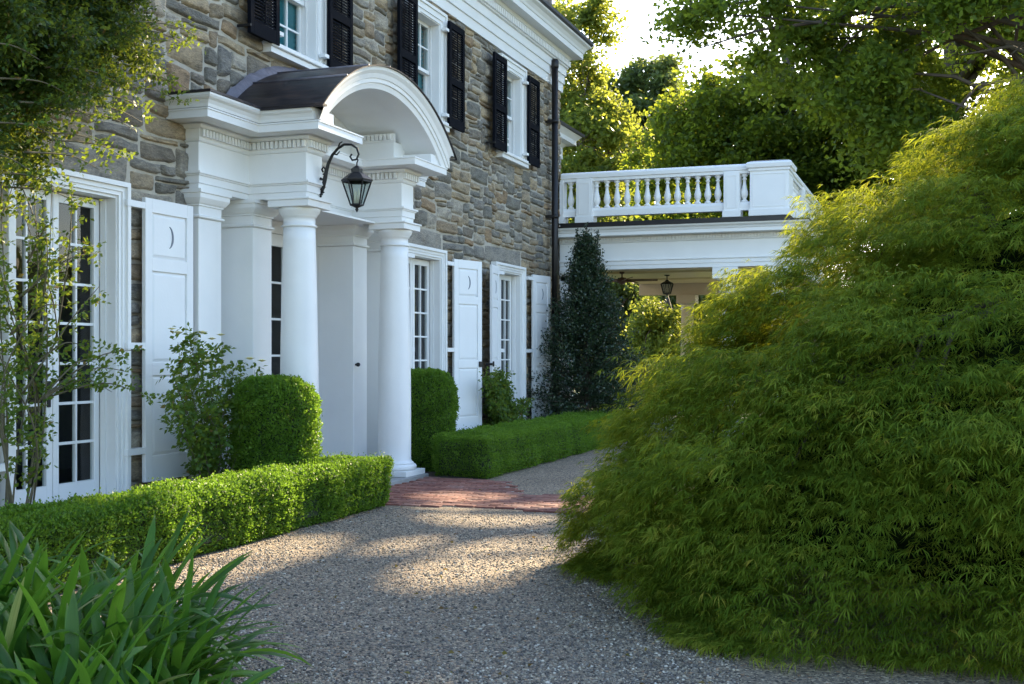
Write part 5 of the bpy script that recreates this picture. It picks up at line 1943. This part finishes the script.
tree_px('oak_tree', 1230, 32, 20, .45,
        [(1150, 0, 32, 4, 3.6, 3.2), (1240, -60, 32, 4, 4, 3.4), (1150, -160, 33, 4.4, 4, 3.4), (1290, -160, 33, 4.5, 4, 3.5), (1130, 130, 30, 3.4, 3, 2.6), (1250, 90, 31, 4, 3.5, 3), (1200, -270, 34, 4.5, 4, 3.4), (1060, 190, 30, 2.6, 2.4, 2.0)],
        62000, .22, M['oak_leaf'], 104, 'oak at the far right edge whose crown rises behind the maple', clump=.8)
# lit tree left of the porch, loose towards the sky
tree_px('ash_tree', 590, 44, 14, .3,
        [(585, 95, 44, 1.6, 1.6, 1.5), (610, 120, 44, 1.6, 1.4, 1.2), (580, 145, 43, 1.8, 1.5, 1.3), (620, 155, 43, 1.4, 1.4, 1.0), (560, 110, 45, 2.0, 2, 1.8), (575, 40, 45, 1.3, 1.3, 1.6), (590, 5, 45, 1.0, 1.0, .8), (570, 190, 43, 2.0, 2, 1.6), (545, 60, 46, 2, 2, 2)],
        26000, .19, M['lime_leaf'], 105, 'light yellow green tree just beyond the house corner', clump=.6, gaps=True)
tree_px('tulip_tree', 650, 62, 19, .4,
        [(645, 105, 62, 2.4, 2.4, 2.4), (628, 88, 62, 1.4, 1.4, 1.1), (660, 85, 62, 1.8, 1.6, 1.4), (652, 130, 61, 2.8, 2.4, 2.2), (620, 140, 61, 2.4, 2.4, 2.2), (680, 120, 61, 2.2, 2.2, 2.0), (640, 180, 60, 3.5, 3, 2.4), (690, 170, 60, 3, 3, 2.4)],
        36000, .27, M['far_leaf'], 106, 'distant rounded bluish green tree above the middle of the balustrade', clump=.8)
# lower trees seen under and beside the porch
tree_px('dogwood_tree', 675, 33, 5, .10,
        [(650, 315, 33, .9, .9, .5), (665, 345, 32.5, 1.0, .9, .45), (640, 370, 32, .9, .9, .45), (690, 330, 33, .8, .8, .5), (660, 395, 32, 1.0, .9, .5), (700, 375, 33, .9, .9, .5), (645, 335, 33, .6, .6, .3)],
        17000, .12, M['lime_leaf'], 107, 'small light green layered tree seen through the porch', clump=.4)
tree_px('evergreen_tree', 640, 42, 9, .22,
        [(620, 330, 42, 2.2, 1.8, 2.6), (600, 260, 43, 2, 1.8, 2.5), (700, 300, 43, 2.2, 2, 2.6), (760, 320, 43, 2.6, 2, 2.8), (660, 300, 44, 2.6, 2, 2.6), (640, 380, 42, 3, 2, 1.4), (560, 300, 43, 2.6, 2, 3)],
        36000, .2, M['far_leaf'], 108, 'dark bushy evergreen behind the small light green tree', clump=.7)
tree_px('beech_tree', 740, 52, 14, .3,
        [(700, 220, 52, 3, 2.6, 2.4), (640, 215, 52, 3, 2.6, 2.2), (590, 215, 53, 3, 2.6, 2.4), (780, 230, 52, 3.4, 2.8, 2.6), (660, 270, 51, 4, 3, 2.4), (740, 280, 51, 4, 3, 2.4), (840, 270, 50, 4, 3, 3)],
        36000, .25, M['oak_leaf'], 109, 'broad mid green beech filling the gap behind the balusters', clump=.85)
tree_px('dark_shrub', 640, 29.6, 1.4, .05, [(625, 405, 29.6, .7, .5, .5), (650, 408, 29.6, .7, .5, .45), (680, 405, 29.7, .7, .5, .5), (600, 405, 29.6, .6, .5, .5)], 16000, .08, M['yew_leaf'], 110, 'low dark shrub growing behind the iron fence', clump=.3)
# far woodland that closes the horizon
rg = np.random.default_rng(200)
n = 90000
ang = rg.uniform(-.75, .95, n)
dist = rg.uniform(75, 120, n)
topz = 9 + 3.5 * np.sin(ang * 17) + 2.5 * np.sin(ang * 41 + 1) + 1.5 * np.sin(ang * 83)
P = np.stack([np.sin(ang) * dist, np.cos(ang) * dist, topz * rg.random(n) ** .8], 1)
L = rg.uniform(.5, 1.0, n)
o = put('far_woodland', leaf_cards('far_woodland', P, rg.normal(size=(n, 3)), L, L * .7, rg), M['far_leaf'])
tag(o, 'far dark belt of woodland closing the horizon behind everything', 'woodland', kind='stuff')
